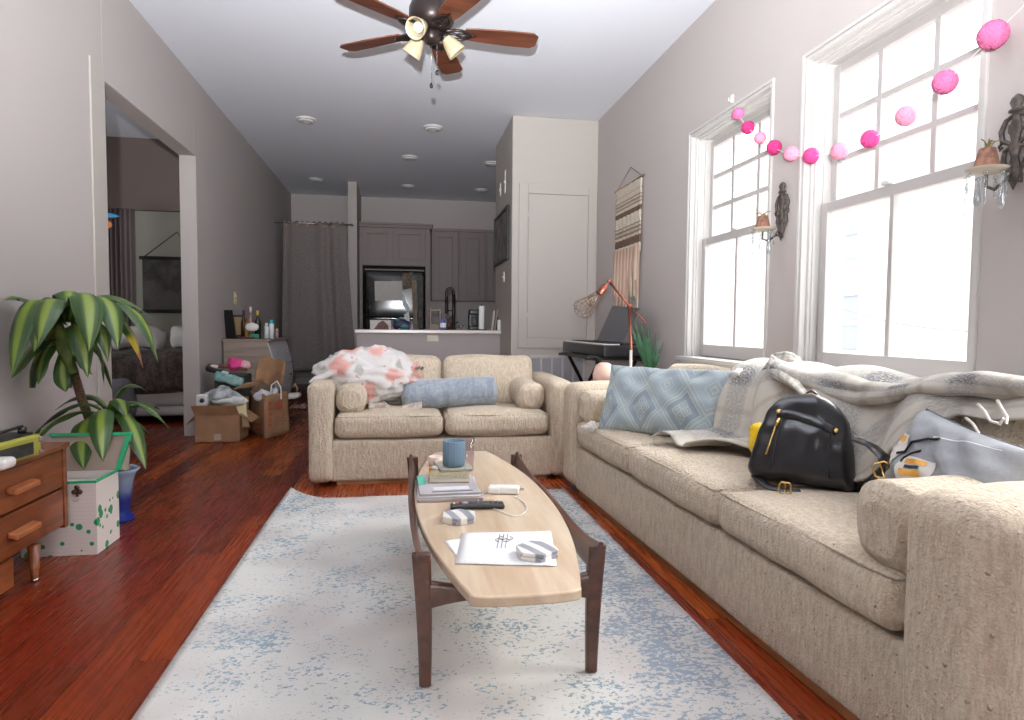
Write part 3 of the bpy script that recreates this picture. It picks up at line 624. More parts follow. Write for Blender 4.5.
bolster('large cream bolster against the near arm of the long sofa', (1.19, 1.415, .548), (1.96, 1.43, .570), .118)

# blue velvet cylinder pillow
m_vel = fabric('blue_velvet', (156, 164, 172), (128, 138, 152), 60, .25, .003, .7, nub=False, sheen=.6)
t = thing('cylinder_pillow', 'dusty blue velvet cylinder pillow lying across the loveseat', 'pillow', (.345, 4.6, .46))
Mx = frame((.345, 4.60, .570), (1, -.02, .045), (0, 0, 1))
b = MB()
def cyf(u, v):
    a = 2*PI*v; x = -.33+.66*u; r = .105*(1+.02*math.sin(a*9+u*14)*math.exp(-((u-.45)/.13)**2)*2)-.008*math.exp(-((u-.45)/.05)**2)
    e = min(u, 1-u); r *= (1-max(0, 1-e/.05)**3*.35)
    return Mx @ Vector((x, r*math.cos(a)*1.05+.004*nz((x, a, 1), 6), r*math.sin(a)))
b.surf(44, 40, cyf, cv=True)
for s, u in ((-1, 0), (1, 1)):
    b.surf(5, 40, lambda p, v: Mx @ Vector((-.33*(-s)*1+s*.012*(1-(1-p)**2)*1, .105*.65*(1-p)*math.cos(2*PI*v)*1.05, .105*.65*(1-p)*math.sin(2*PI*v))), cv=True, flip=(s < 0))
build('cover', b, m_vel, t, world=True)
b = MB(); b.tube([Mx @ Vector((.315, .1*math.cos(k*PI/12), .1*math.sin(k*PI/12))) for k in range(25)], .0045, 6); build('piping', b, m_vel, t, world=True)

# floral duvet heaped on the left arm
mt, nt, bb = newmat('floral_cotton'); bb.inputs['Roughness'].default_value = .85
vec = coord(nt, 'Object', (1, .22, 1)); ns = N(nt, 'ShaderNodeTexNoise'); ns.inputs['Scale'].default_value = 9; L(nt, vec, ns.inputs['Vector'])
mx = N(nt, 'ShaderNodeMix'); mx.data_type = 'VECTOR'; mx.inputs['Factor'].default_value = .12; L(nt, vec, mx.inputs[4]); L(nt, ns.outputs['Color'], mx.inputs[5])
def blob(scale, thr, sel_lo):
    v = N(nt, 'ShaderNodeTexVoronoi'); v.inputs['Scale'].default_value = scale; L(nt, mx.outputs[1], v.inputs['Vector'])
    s_ = N(nt, 'ShaderNodeSeparateColor'); L(nt, v.outputs['Color'], s_.inputs[0])
    return mathn(nt, 'MULTIPLY', mathn(nt, 'SUBTRACT', 1.0, smooth(nt, v.outputs['Distance'], thr*.6, thr)), mathn(nt, 'GREATER_THAN', s_.outputs[0], sel_lo))
c = mixc(nt, mathn(nt, 'MULTIPLY', blob(13, .48, .45), .7), (212, 208, 206), (150, 152, 144))
c = mixc(nt, mathn(nt, 'MULTIPLY', blob(7.5, .55, .36), .75), c, (214, 140, 128))
c = mixc(nt, mathn(nt, 'MULTIPLY', blob(26, .25, .75), .7), c, (196, 96, 90))
L(nt, c, bb.inputs['Base Color']); bump(nt, bb, noise_tex(nt, vec, 14, 2), .25, .02); m_floral = mt
t = thing('floral_duvet', 'bunched white duvet with coral flowers heaped over the loveseat arm and back', 'duvet', (-.25, 4.7, .5))
def duv(p):
    a = math.atan2(p.y, p.x)
    q = Vector((p.x*.365, p.y*.26, p.z*.2))
    if q.z < 0: q.z *= .9
    q.x += -.03*(1-p.z)
    rdg = 1-abs(nz((p.x*1.2+.3, p.y*1.5, p.z*2.2), 1.7, 3))*2
    q += p.normalized()*(.035*nz(p, 1.6, 1)+.055*rdg*.7+.026*nz(p, 4.0, 2)-.025)
    return q
b = MB(); b.ball((0, 0, 0), 1, 44, fn=duv); Mx = Matrix.Translation((-.185, 4.70, .685)) @ Matrix.Rotation(.10, 4, 'Y')
b.bm.transform(Mx)
for k, (x0, z0, x1, z1, wd) in enumerate(((-.50, .70, -.60, .60, .08),)):
    pass
build('cover', b, m_floral, t, world=True)
b = MB()   # hanging tail over the arm
b.surf(20, 20, lambda u, v: Vector((-.42-.165*u-.012*math.sin(v*12), 4.46+.36*v, .725-.06*u**2-.02*u+.012*nz((u*3, v*4, 0), 1)+.01*math.sin(v*15)*u)))
build('cover_tail', b, m_floral, t, world=True, solid=.035)
b = MB(); b.tube([onx(0, 0, 1)*0+P(415+k*1.6, 368+.6*math.sin(k*2), 4.60)+Vector((0, 0, .008*math.sin(k*3))) for k in range(6)], .011, 7); build('tie_knot', b, M('duvet_tie', (120, 112, 104), .9), t, world=True)
t2 = M('brown_print_cotton', (146, 128, 116), .9, vscale=30, var=.3, c2=(206, 196, 186))
b = MB(); b.surf(20, 14, lambda u, v: Vector((-.215+.36*u, 4.47+.1*v+.02*math.sin(u*9), .465+.075*math.sin(PI*v)*(.6+.4*math.sin(u*7+1))+.012*nz((u*4, v*4, 2), 1.5))))
tag(build('printed_blanket', b, t2, solid=.01), 'crumpled brown and grey printed blanket peeking out beneath the floral duvet', 'blanket')

# ------------------------------------------------------------------ four-corner pillow
def pillow(name, label, BL, BR, TL, TR, th, mat, n=28, pinch=.05, wr=.006, seed=0, cat='pillow'):
    BL, BR, TL, TR = map(Vector, (BL, BR, TL, TR)); nrm = (BR-BL).cross(TL-BL).normalized()
    t = thing(name, label, cat, (BL+BR)/2)
    def P_(u, v, s):
        a, c_ = 2*u-1, 2*v-1
        uu = .5+.5*a*(1-pinch*(1-c_*c_)); vv = .5+.5*c_*(1-pinch*1.3*(1-a*a))
        p = BL*(1-uu)*(1-vv)+BR*uu*(1-vv)+TL*(1-uu)*vv+TR*uu*vv
        h = th*.5*(max(0, 1-a**4)*max(0, 1-c_**4))**.55
        h += (wr*nz((u*3, v*3, s), 2.0, seed)+wr*.6*math.sin((u+v*.6)*22+2*nz((u*2, v*2, 0), 1, seed)))*min(1, h/(th*.3))
        return p+nrm*s*h
    b = MB(); b.surf(n, n, lambda u, v: P_(u, v, 1)); b.surf(n, n, lambda u, v: P_(u, v, -1), flip=True)
    o = build('cover', b, mat, t, world=True, weld=True)
    return t, P_
# ikat pillow on the long sofa
mt, nt, bb = newmat('ikat_weave'); bb.inputs['Roughness'].default_value = .9
uv = N(nt, 'ShaderNodeTexCoord').outputs['UV']; nn = N(nt, 'ShaderNodeTexNoise'); nn.inputs['Scale'].default_value = 40; L(nt, uv, nn.inputs['Vector'])
sx = N(nt, 'ShaderNodeSeparateXYZ'); L(nt, uv, sx.inputs[0])
jit = mathn(nt, 'MULTIPLY', mathn(nt, 'SUBTRACT', nn.outputs['Fac'], .5), .03)
U = mathn(nt, 'MULTIPLY', sx.outputs[0], 2.9); V = mathn(nt, 'MULTIPLY', sx.outputs[1], 1.35)
def tri(v, off): return mathn(nt, 'ABSOLUTE', mathn(nt, 'SUBTRACT', mathn(nt, 'FRACT', mathn(nt, 'ADD', mathn(nt, 'ADD', v, jit), off)), .5))
fu, fv = tri(U, .25), tri(V, .1)
dsum = mathn(nt, 'ADD', fu, fv)
def line(v, c0, w): return mathn(nt, 'LESS_THAN', mathn(nt, 'ABSOLUTE', mathn(nt, 'SUBTRACT', v, c0)), w)
l1 = mathn(nt, 'MAXIMUM', line(dsum, .5, .022), line(dsum, .40, .010)); l1 = mathn(nt, 'MAXIMUM', l1, line(dsum, .60, .010))
dA = mathn(nt, 'ADD', mathn(nt, 'ABSOLUTE', mathn(nt, 'SUBTRACT', fu, .11)), fv); dB = mathn(nt, 'ADD', fu, mathn(nt, 'ABSOLUTE', mathn(nt, 'SUBTRACT', fv, .13)))
dm = mathn(nt, 'MINIMUM', dA, dB); l2 = mathn(nt, 'MAXIMUM', line(dm, .10, .012), line(dm, .042, .011))
l2 = mathn(nt, 'MULTIPLY', l2, mathn(nt, 'LESS_THAN', dsum, .33))
fu2, fv2 = tri(U, .75), tri(V, .6); l3 = mathn(nt, 'MAXIMUM', line(mathn(nt, 'ADD', fu2, fv2), .17, .012), line(mathn(nt, 'ADD', fu2, fv2), .07, .02))
al = mathn(nt, 'MAXIMUM', mathn(nt, 'MAXIMUM', l1, l2), l3, clamp=True)
basec = mixc(nt, mathn(nt, 'MULTIPLY', mathn(nt, 'LESS_THAN', dsum, .38), .8), (158, 171, 177), (128, 140, 148))
L(nt, mixc(nt, mathn(nt, 'MULTIPLY', al, .75), basec, (188, 196, 186)), bb.inputs['Base Color']); bump(nt, bb, noise_tex(nt, uv, 220, 2), .3, .002)
zs = .455
pBL, pBR = onz(597, 430, zs), onz(712, 443, zs+.025)
ikat, Pk = pillow('ikat_pillow', 'large blue-grey lumbar pillow with diamond pattern on the far end of the long sofa', pBL, pBR, onx(611, 365, 1.265), onx(736, 371, 1.64), .15, mt, 44, .05, .010, 3)
m_tas = M('white_yarn', (234, 230, 222), .95, bmp=.5, bscale=90)
def tassel(parent, p, d=(0, 0, -1), mat=m_tas, n=22, ln=.055):
    b = MB(); d = Vector(d).normalized(); rr = random.Random(int(p[0]*1000))
    b.ball(Vector(p)+d*.015, .030, 10, fn=lambda q: q*(1+.5*nz(q, 60)))
    for k in range(n):
        q = Vector(p)+Vector((rr.uniform(-.01, .01), rr.uniform(-.01, .01), 0)); e = d*ln+Vector((rr.uniform(-.025, .025), rr.uniform(-.025, .025), rr.uniform(-.0, .01)))
        b.tube([q, q+e*.5+Vector((rr.uniform(-.01, .01), 0, .004)), q+e], .0045, 5)
    return build('tassel', b, mat, parent, world=True)
q = pBL+Vector((-.02, 0, .025)); tassel(ikat, q, (-1, -.2, -.15)); tassel(ikat, pBR+Vector((0, 0, .02)), (.3, -1, -.1)); tassel(ikat, onx(735, 373, 1.63), (.9, -.7, -.5))

# ------------------------------------------------------------------ plaid throw on the sofa back
mt, nt, bb = newmat('plaid_wool'); bb.inputs['Roughness'].default_value = .95; bb.inputs['Sheen Weight'].default_value = .3
uv = N(nt, 'ShaderNodeTexCoord').outputs['UV']; nzn = N(nt, 'ShaderNodeTexNoise'); nzn.inputs['Scale'].default_value = 6; L(nt, uv, nzn.inputs['Vector'])
sx = N(nt, 'ShaderNodeSeparateXYZ'); L(nt, uv, sx.inputs[0]); fine = noise_tex(nt, uv, 120, 3)
def band(v, per, off, w, soft=.05):
    f = mathn(nt, 'FRACT', mathn(nt, 'ADD', mathn(nt, 'MULTIPLY', v, per), off)); a = mathn(nt, 'ABSOLUTE', mathn(nt, 'SUBTRACT', f, .5))
    return mathn(nt, 'SUBTRACT', 1.0, smooth(nt, a, w-soft, w+soft))
uu = mathn(nt, 'ADD', sx.outputs[0], mathn(nt, 'MULTIPLY', nzn.outputs['Fac'], .03))
s1, s2 = band(uu, 4.2, .1, .17), band(sx.outputs[1], 3.0, .25, .16); s3 = band(uu, 4.2, .62, .05, .03); s4 = band(sx.outputs[1], 3, .75, .04, .03)
grey = mathn(nt, 'MULTIPLY', mathn(nt, 'ADD', mathn(nt, 'MULTIPLY', s1, .5), mathn(nt, 'MULTIPLY', s2, .5)), 1.0)
c = mixc(nt, mathn(nt, 'MULTIPLY', grey, smooth(nt, fine, .25, .6)), (200, 194, 182), (86, 87, 92))
c = mixc(nt, mathn(nt, 'MULTIPLY', mathn(nt, 'MAXIMUM', s3, s4), .45), c, (150, 134, 116))
L(nt, c, bb.inputs['Base Color']); bump(nt, bb, mathn(nt, 'ADD', noise_tex(nt, uv, 260, 3), mathn(nt, 'MULTIPLY', noise_tex(nt, uv, 40, 2), .5)), .5, .006)
m_plaid = mt
thr = thing('plaid_throw', 'cream and grey plaid wool throw spread over the back of the long sofa', 'blanket', (1.75, 2.3, .46))
PROF = [(1.98, .80), (1.92, .835), (1.84, .858), (1.75, .855), (1.655, .815), (1.60, .73), (1.565, .62), (1.54, .53), (1.47, .502), (1.36, .500), (1.24, .492)]
def prof(s):   # s in 0..1 over the whole profile
    k = s*(len(PROF)-1); i = min(int(k), len(PROF)-2); f = k-i
    def cr_(a, b_, c_, d_): return .5*((2*b_)+(-a+c_)*f+(2*a-5*b_+4*c_-d_)*f*f+(-a+3*b_-3*c_+d_)*f**3)
    g = [PROF[max(0, min(len(PROF)-1, i+j))] for j in (-1, 0, 1, 2)]
    return cr_(*[q[0] for q in g]), cr_(*[q[1] for q in g])
def thf(u, v):
    Y = 2.96-1.52*u
    send = 1.0-.06*u if u < .1 else (.98 if u < .2 else .98-.2*(u-.2)/.1 if u < .3 else .78)
    if u > .62: send = .78-.34*min(1, (u-.62)/.2)**.8
    s = send*v; x, z = prof(s)
    Y2 = Y+.26*max(0, s-.62)*(1-u)*1.6+.05*math.sin(v*4)*(1-u)+.03*nz((u*3, v*3, 4), 1)
    f = .013+.022*math.sin(Y*17+2.5*nz((u*4, v*1.5, 0), 1)+v*2.0)*(.35+v*.8)+.014*nz((Y*5, v*3, 2), 1.2)
    f = max(.006, f+.012)
    x2, z2 = prof(min(1, s+.01)); dx, dz = x2-x, z2-z; l = math.hypot(dx, dz) or 1
    nx, nz_ = dz/l, -dx/l
    if nz_ < 0 and nx > 0: nx, nz_ = -nx, -nz_
    off = .037*(Y-3.1)*-1*0
    return Vector((x+nx*f+(3.4-Y)*.035, Y2, z+nz_*f))
b = MB(); b.surf(110, 70, thf); build('drape', b, m_plaid, thr, world=True, solid=.008)
rollp = [(779, 364, 1.84, .030), (790, 371, 1.80, .045), (812, 381, 1.79, .050), (838, 388, 1.77, .046), (866, 393, 1.76, .036), (895, 392.5, 1.74, .028), (925, 388, 1.76, .034), (952, 385, 1.78, .042), (985, 386, 1.79, .042), (1024, 391, 1.80, .040), (1070, 396, 1.80, .034)]
pts = [(onx(x, y, X-(.075 if x < 900 else .03)), r*1.05) for x, y, X, r in rollp]
def rollf(u, v):
    k = u*(len(pts)-1); i = min(int(k), len(pts)-2); f = k-i; f = f*f*(3-2*f)*.5+f*.5
    p = pts[i][0].lerp(pts[i+1][0], f); r = pts[i][1]*(1-f)+pts[i+1][1]*f
    if u < .02 or u > .98: r *= .3
    a = 2*PI*v; fold = 1+.22*math.cos(2*a+u*9)+.12*math.cos(3*a-u*15)+.15*nz((u*10, math.cos(a), math.sin(a)), 1.2)
    return p+Vector((r*1.7*fold*math.cos(a), 0, r*fold*math.sin(a)))
b = MB(); b.surf(90, 40, rollf, cv=True); build('rolled_fold', b, m_plaid, thr, world=True)
# turned-back flap at the left end
fa, fb, fc = onx(774, 355, 1.74), onx(800, 358, 1.82), onx(814, 399, 1.58); fd = onx(777, 380, 1.62)
def flap(u, v):
    p = (fa*(1-u)+fc*u)*(1-v)+(fd.lerp(fc, u))*v
    return p+Vector((-.025*math.sin(PI*v)-.01, 0, .012*math.sin(PI*u)+.004*nz((u*5, v*5, 0), 1)))
b = MB(); b.surf(20, 10, flap); build('turned_flap', b, m_plaid, thr, world=True, solid=.012)
def humpf(u, v):
    p = (fa.lerp(fb, v))*(1-u)+(onx(752, 382, 1.66).lerp(onx(812, 384, 1.76), v))*u
    return p+Vector((0, 0, .02*math.sin(PI*v)*(1-u)+.008*nz((u*4, v*4, 3), 1)))
b = MB(); b.surf(14, 16, humpf); build('peaked_fold', b, m_plaid, thr, world=True, solid=.012)
for pts_ in (((978, 404), (985, 412), (990, 421), (1000, 424), (1004, 418)), ((997, 400), (1002, 409), (1007, 417), (1006, 424)), ((966, 418), (973, 424), (978, 432), (982, 438))):
    b = MB(); b.tube([onx(x, y, 1.60-.006*k) for k, (x, y) in enumerate(pts_)], .0042, 7); build('fringe', b, m_tas, thr, world=True)
for k in range(12):
    u = .02+.12*k/12; p = thf(.0, .62+.03*k); e = p+Vector((-.02+.01*math.sin(k*3), .045+.02*math.sin(k*5), -.012)); e.z = max(e.z, .462)
    b = MB(); b.tube([p, p.lerp(e, .5)+Vector((0, 0, .006)), e], .004, 6); build('fringe', b, m_plaid, thr, world=True)

# ------------------------------------------------------------------ backpack
m_lea = M('black_leather', (20, 20, 24), .28, bmp=.25, bscale=160, bdist=.0015, spec=.6, var=.2, vscale=5)
bp = thing('backpack', 'small black leather backpack with gold zips slumped on the long sofa', 'backpack', (1.50, 2.2, .46))
A, B_ = onz(757, 480, .475), onz(852, 492, .475)
mid = (A+B_)/2; xa = (B_-A).normalized(); Bx = frame(mid+Vector((-.0, .02, 0)), xa+Vector((0, 0, -.05)), Vector((.22, .16, 1)))
BW, BH, BD = .375, .335, .13
def bpf(q):
    t_ = (q.z/BH)+.5; w = 1-.34*max(0, t_)**1.35; x = q.x*w; z = q.z
    if z > 0: z -= .055*(abs(q.x)/(BW/2))**2.5*(z/(BH/2))
    y = q.y*(1-.35*max(0, t_-.2)) + .004*nz(q, 14, 3)
    x += .010*nz(q, 9, 8)
    if q.y < 0: y -= .012*math.exp(-((q.z+.02)/.1)**2)*(1-(q.x/(BW/2))**2)+.014*nz(q, 9, 1)+.005*(1-abs(nz(q, 16, 6))*2)
    return Vector((x, y, z+BH/2))
b = MB(); b.soft((BW, BD, BH), .045, n=16, M_=Bx, fn=bpf); build('body', b, m_lea, bp, world=True)
def onface(x, z, d=-.006):      # a point on the pack's front
    q = bpf(Vector((x, -BD/2, z-BH/2))); return Vector((q.x, q.y+d, q.z))
def fstrip(name, pts, w, th, mat, parent=bp):
    b = MB(); n = len(pts); rows = []
    for i, (x, z) in enumerate(pts):
        a = Vector(pts[max(0, i-1)]); c_ = Vector(pts[min(n-1, i+1)]); d_ = (c_-a).normalized(); nr = Vector((-d_.y, d_.x))
        rows.append([Bx @ onface(x+nr.x*w*s, z+nr.y*w*s, -.003-th*h) for s, h in ((-.5, 0), (-.45, 1), (0, 1.15), (.45, 1), (.5, 0))])
    vs = [v for r_ in rows for v in r_]; fs = [(i*5+j, i*5+j+1, (i+1)*5+j+1, (i+1)*5+j) for i in range(n-1) for j in range(4)]
    b.add(vs, fs); return build(name, b, mat, parent, world=True, solid=.002)
fstrip('top_flap_band', [(-.125+.25*k/10, .255-.018*k/10-.030*(k/10)**2) for k in range(11)], .030, .004, m_lea)
fstrip('pocket_seam', [(-.10, .235-.2*k/8) for k in range(9)], .006, .003, m_lea)
fstrip('pocket_seam', [(.105, .225-.19*k/8) for k in range(9)], .006, .003, m_lea)
fstrip('zip', [(-.118+.002*k-.022*k/8, .205-.12*k/8) for k in range(9)], .007, .003, m_gold)
fstrip('zip_pull', [(-.11, .232), (-.113, .215), (-.116, .2)], .014, .008, m_gold)
for x, z in ((-.122, .262), (.122, .212)):
    b = MB(); p = onface(x, z, -.01); b.lathe([(.0, -.006), (.008, -.004), (.009, .004)], n=12, M_=Bx @ Matrix.Translation(p) @ Matrix.Rotation(PI/2, 4, 'X').inverted()); build('rivet', b, m_gold, bp, world=True)
def edge_arch(k, d): 
    an = PI*k; x = -.13*math.cos(an); z = .0+BH*.5-.02+.0; q = bpf(Vector((-.98*BW/2*math.cos(an), d, (BH/2)*(math.sin(an)**.5 if math.sin(an) > 0 else 0)*.98))); return Bx @ (q+Vector((0, 0, .004)))
b = MB(); b.tube([edge_arch(.12+.76*k/24, -.005) for k in range(25)], .004, 6); build('main_zip', b, m_gold, bp, world=True)
b = MB(); hp = [Bx @ Vector((-.035+.0*k+.07*k/8, .035, BH-.012+.035*math.sin(PI*k/8))) for k in range(9)]; b.tube(hp, .008, 8, flat=.5); build('top_handle', b, m_lea, bp, world=True)
def strap(pts, w=.015): b = MB(); b.tube(pts, w, 10, flat=.35, up=(0, 0, 1)); return build('shoulder_strap', b, m_lea, bp, world=True)
strap([Bx @ Vector((-.17, .02, .06)), onz(756, 476, .49), onz(768, 487, .475), onz(786, 491, .472), onz(800, 491.5, .472)], .018)
sp2 = [onx(858, 440, 1.56), onx(872, 446, 1.52), onx(884, 457, 1.50), onx(881, 474, 1.49), onz(868, 488, .475), onz(855, 492, .472), onz(842, 491, .475)]
strap(sp2, .02)
def buckle(c_, x, z, s=.02):
    Mk = frame(c_, x, z); b = MB(); pts = [Mk @ Vector((s*cx_, 0, s*cz)) for cx_, cz in ((-.6, -1), (.6, -1), (1, -.6), (1, .6), (.6, 1), (-.6, 1), (-1, .6), (-1, -.6), (-.6, -1), (.6, -1))]
    b.tube(pts, .0035, 6); b.tube([Mk @ Vector((0, 0, -s)), Mk @ Vector((0, 0, s))], .0025, 6); return build('buckle', b, m_gold, bp, world=True)
buckle(onz(785, 488.5, .49), xa, (.1, .1, 1), .02); buckle(onx(882, 470, 1.465), (xa+Vector((0, 0, .35))), (.1, .3, 1), .023)
# yellow bag behind
b = MB(); yc = onx(763, 440, 1.47)
b.soft((.13, .11, .135), .045, (yc.x+.0, yc.y-.02, yc.z-.0), n=10, fn=lambda q: q+Vector((.012*nz(q, 20), .012*nz(q, 18, 2), .016*nz(q, 16, 4)))); 
tag(build('yellow_plastic_bag', b, M('yellow_plastic', (244, 204, 20), .25, bmp=.3, bscale=20, bdist=.01)), 'crinkled bright yellow plastic bag tucked behind the black backpack', 'bag')
# grey pillow with a luggage tag print
mt, nt, bb = newmat('grey_linen_pillow'); bb.inputs['Roughness'].default_value = .85
L(nt, mixc(nt, noise_tex(nt, coord(nt), 90, 3), (146, 147, 149), (128, 130, 134)), bb.inputs['Base Color']); bump(nt, bb, noise_tex(nt, coord(nt), 260, 2), .3, .002)
gBL, gBR, gTL, gTR = onx(884, 489, 1.50), onx(1000, 520, 1.42), onx(927, 409, 1.62), onx(1040, 454, 1.57)
gp, Pg = pillow('travel_print_pillow', 'grey pillow with an orange luggage tag print beside the near sofa arm', gBL, gBR, gTL, gTR, .16, mt, 30, .06, .009, 5)
def patch(name, poly, mat, d=.0035, parent=gp, nseg=6):
    b = MB(); (u0, v0), (u1, v1), (u2, v2), (u3, v3) = poly
    def f(s, t_):
        u = (u0*(1-s)+u1*s)*(1-t_)+(u3*(1-s)+u2*s)*t_; v = (v0*(1-s)+v1*s)*(1-t_)+(v3*(1-s)+v2*s)*t_
        n_ = (gBR-gBL).cross(gTL-gBL).normalized(); return Pg(u, v, 1)+n_*d
    b.surf(nseg, nseg, f); return build(name, b, mat, parent, world=True)
m_or = M('orange_print', (226, 166, 70), .8); m_wp = M('white_print', (226, 222, 216), .8); m_bk = M('black_print', (30, 30, 34), .8)
def rectp(cu, cv, w, h, ang):
    c_, s_ = math.cos(ang), math.sin(ang); return [(cu+c_*x-s_*y, cv+s_*x+c_*y) for x, y in ((-w, -h), (w, -h), (w, h), (-w, h))]
patch('printed_tag', rectp(.10, .44, .13, .21, -.15), m_wp); patch('printed_stripe', rectp(.06, .25, .10, .05, -.15), m_or, .005); patch('printed_stripe', rectp(.10, .58, .09, .04, -.15), m_or, .005)
patch('printed_text', rectp(.08, .43, .055, .07, -.15), M('faded_print', (196, 170, 170), .8), .005)
patch('printed_tag', rectp(.44, .24, .17, .15, .0), m_wp); patch('printed_stripe', rectp(.42, .18, .11, .035, .1), m_or, .005); patch('printed_stripe', rectp(.42, .33, .11, .03, .1), m_or, .005); patch('printed_text', rectp(.42, .255, .085, .022, .1), m_bk, .006)
b = MB(); b.tube([Pg(u, v, 1)+Vector((-.004, -.004, .004)) for u, v in ((.19, .37), (.24, .42), (.30, .55), (.40, .66), (.46, .67), (.52, .70))], .0035, 6); b.tube([Pg(u, v, 1)+Vector((-.004, -.004, .004)) for u, v in ((.28, .28), (.27, .34), (.33, .42), (.41, .48))], .003, 6); build('printed_cord', b, m_bk, gp, world=True)
patch('printed_seam', [(.46, .70), (.92, .84), (.92, .85), (.46, .72)], M('pale_print', (214, 214, 214), .8), .004, nseg=10)
b = MB(); b.tube([Pg(.0+.0, .0+k/20, 1) for k in range(21)]+[Pg(k/20, 1, 1) for k in range(1, 21)], .0035, 6); build('piping', b, M('dark_piping', (96, 98, 104), .8), gp, world=True)
# ------------------------------------------------------------------ rug
mt, nt, bb = newmat('distressed_rug'); bb.inputs['Roughness'].default_value = .95; bb.inputs['Specular IOR Level'].default_value = .1
vec = coord(nt); sx = N(nt, 'ShaderNodeSeparateXYZ'); L(nt, vec, sx.inputs[0])
big_n = noise_tex(nt, vec, 2.6, 3, .55); mid_n = noise_tex(nt, vec, 9, 3); finev = coord(nt, 'Object', (.85, 1.15, 1)); fine = noise_tex(nt, finev, 76, 3, .65)
ex = mathn(nt, 'ABSOLUTE', mathn(nt, 'SUBTRACT', sx.outputs[0], 0.16))       # distance from the rug's centre line
edge = mathn(nt, 'SUBTRACT', smooth(nt, ex, .50, .62), mathn(nt, 'MULTIPLY', smooth(nt, ex, .74, .84), .55))
right = smooth(nt, sx.outputs[0], .35, .85)
thr_ = mathn(nt, 'ADD', mathn(nt, 'ADD', mathn(nt, 'MULTIPLY', big_n, .42), mathn(nt, 'MULTIPLY', mid_n, .34)), mathn(nt, 'ADD', mathn(nt, 'MULTIPLY', edge, .05), mathn(nt, 'MULTIPLY', right, .055)))
val = mathn(nt, 'ADD', fine, mathn(nt, 'SUBTRACT', thr_, .42))
mask = smooth(nt, val, .552, .60)
grey_n = noise_tex(nt, vec, 1.7, 2)
basec = mixc(nt, smooth(nt, grey_n, .42, .62), (208, 207, 202), (188, 183, 179))
blue = mixc(nt, noise_tex(nt, vec, 5, 2), (86, 126, 146), (128, 146, 158)); blue = mixc(nt, mathn(nt, 'MULTIPLY', right, .5), blue, (112, 118, 134))
c = mixc(nt, mathn(nt, 'MULTIPLY', mask, .8), basec, blue)
L(nt, c, bb.inputs['Base Color']); bump(nt, bb, noise_tex(nt, vec, 240, 2), .4, .003)
def rugf(u, v):
    x = -.69+1.71*u; y = .75+3.17*v+.03*u*v
    cu, cv = u/.10, (1-v)/.035
    z = .012+.0*u
    k = max(0, 1-(cu*.55+cv*.55)); z += .035*k*k
    y += .16*k*k*1.0; x += .03*k*k
    return Vector((x, y, z+.0015*nz((x*6, y*6, 0), 1)))
b = MB(); b.surf(60, 110, rugf); rug = build('area_rug', b, mt, solid=.014)
tag(rug, 'off-white area rug with distressed blue pattern under the coffee table', 'rug')

# ------------------------------------------------------------------ coffee table
m_top = wood('travertine_top', (214, 194, 168), (190, 164, 136), 'Y', 5, .22, .3, .03)
ct = thing('coffee_table', 'surfboard-shaped coffee table with a pale top in a raised walnut frame, on the rug', 'coffee table', (.315, 2.5, 0))
CXc, CYc, HL = .315, 2.49, .935
def halfw(s): return .262-.125*abs(s)**2.1
poly = []
for sd in (1, -1):
    for k in range(33):
        s = sd*(-1+2*k/32)*.955; poly.append((CXc+sd*halfw(s), CYc+HL*s))
    we = halfw(.955)
    for k in range(1, 12):
        a = PI*k/12; e = 2/3.2; poly.append((CXc+sd*we*math.copysign(abs(math.cos(a))**e, math.cos(a)), CYc+sd*HL*(.955+.045*math.sin(a)**e)))
b = MB(); b.prism(poly, .348, .378); build('tabletop', b, m_top, ct, world=True, bev=.007)
LZ = .022
def legp(sx_, sy):   # a tapered leg, broad face towards the table ends
    x = CXc+sx_*.246; y = CYc+sy*.675; b = MB(); rows = []
    for k in range(13):
        f = k/12; z = LZ+(.405-LZ)*f; w = .017+.010*f; d_ = .013+.004*f; xo = sx_*(.012*f*f)
        rows.append([Vector((x+xo+cx_*w, y+cy_*d_, z)) for cx_, cy_ in ((-1, -.6), (-.7, -1), (.7, -1), (1, -.6), (1, .6), (.7, 1), (-.7, 1), (-1, .6))])
    vs = [v for r_ in rows for v in r_]; fs = [(i*8+j, i*8+(j+1) % 8, (i+1)*8+(j+1) % 8, (i+1)*8+j) for i in range(12) for j in range(8)]+[tuple(range(7, -1, -1)), tuple(96+j for j in range(8))]
    b.add(vs, fs); return build('leg', b, m_walnut, ct, world=True, bev=.002)
for a in (-1, 1):
    for c_ in (-1, 1): legp(a, c_)
for sx_ in (-1, 1):
    b = MB()
    def rl(u, v, sx_=sx_):
        s = 2*u-1; y = CYc+.69*s; x = CXc+sx_*(.252+.018*(1-s*s)+.006*abs(s)**8)
        zt_ = .372+.045*abs(s)**4; hh = .062+.03*abs(s)**4; a = 2*PI*v; e = .6
        px_, pz = math.copysign(abs(math.cos(a))**e, math.cos(a)), math.copysign(abs(math.sin(a))**e, math.sin(a))
        return Vector((x+.011*px_+sx_*.008*pz, y, zt_-hh/2+hh/2*pz))
    b.surf(48, 16, rl, cv=True)
    for u in (0, 1): vs = [rl(u, k/16) for k in range(16)]; b.add(vs, [tuple(range(16)) if u == 0 else tuple(range(15, -1, -1))])
    build('side_rail', b, m_walnut, ct, world=True)
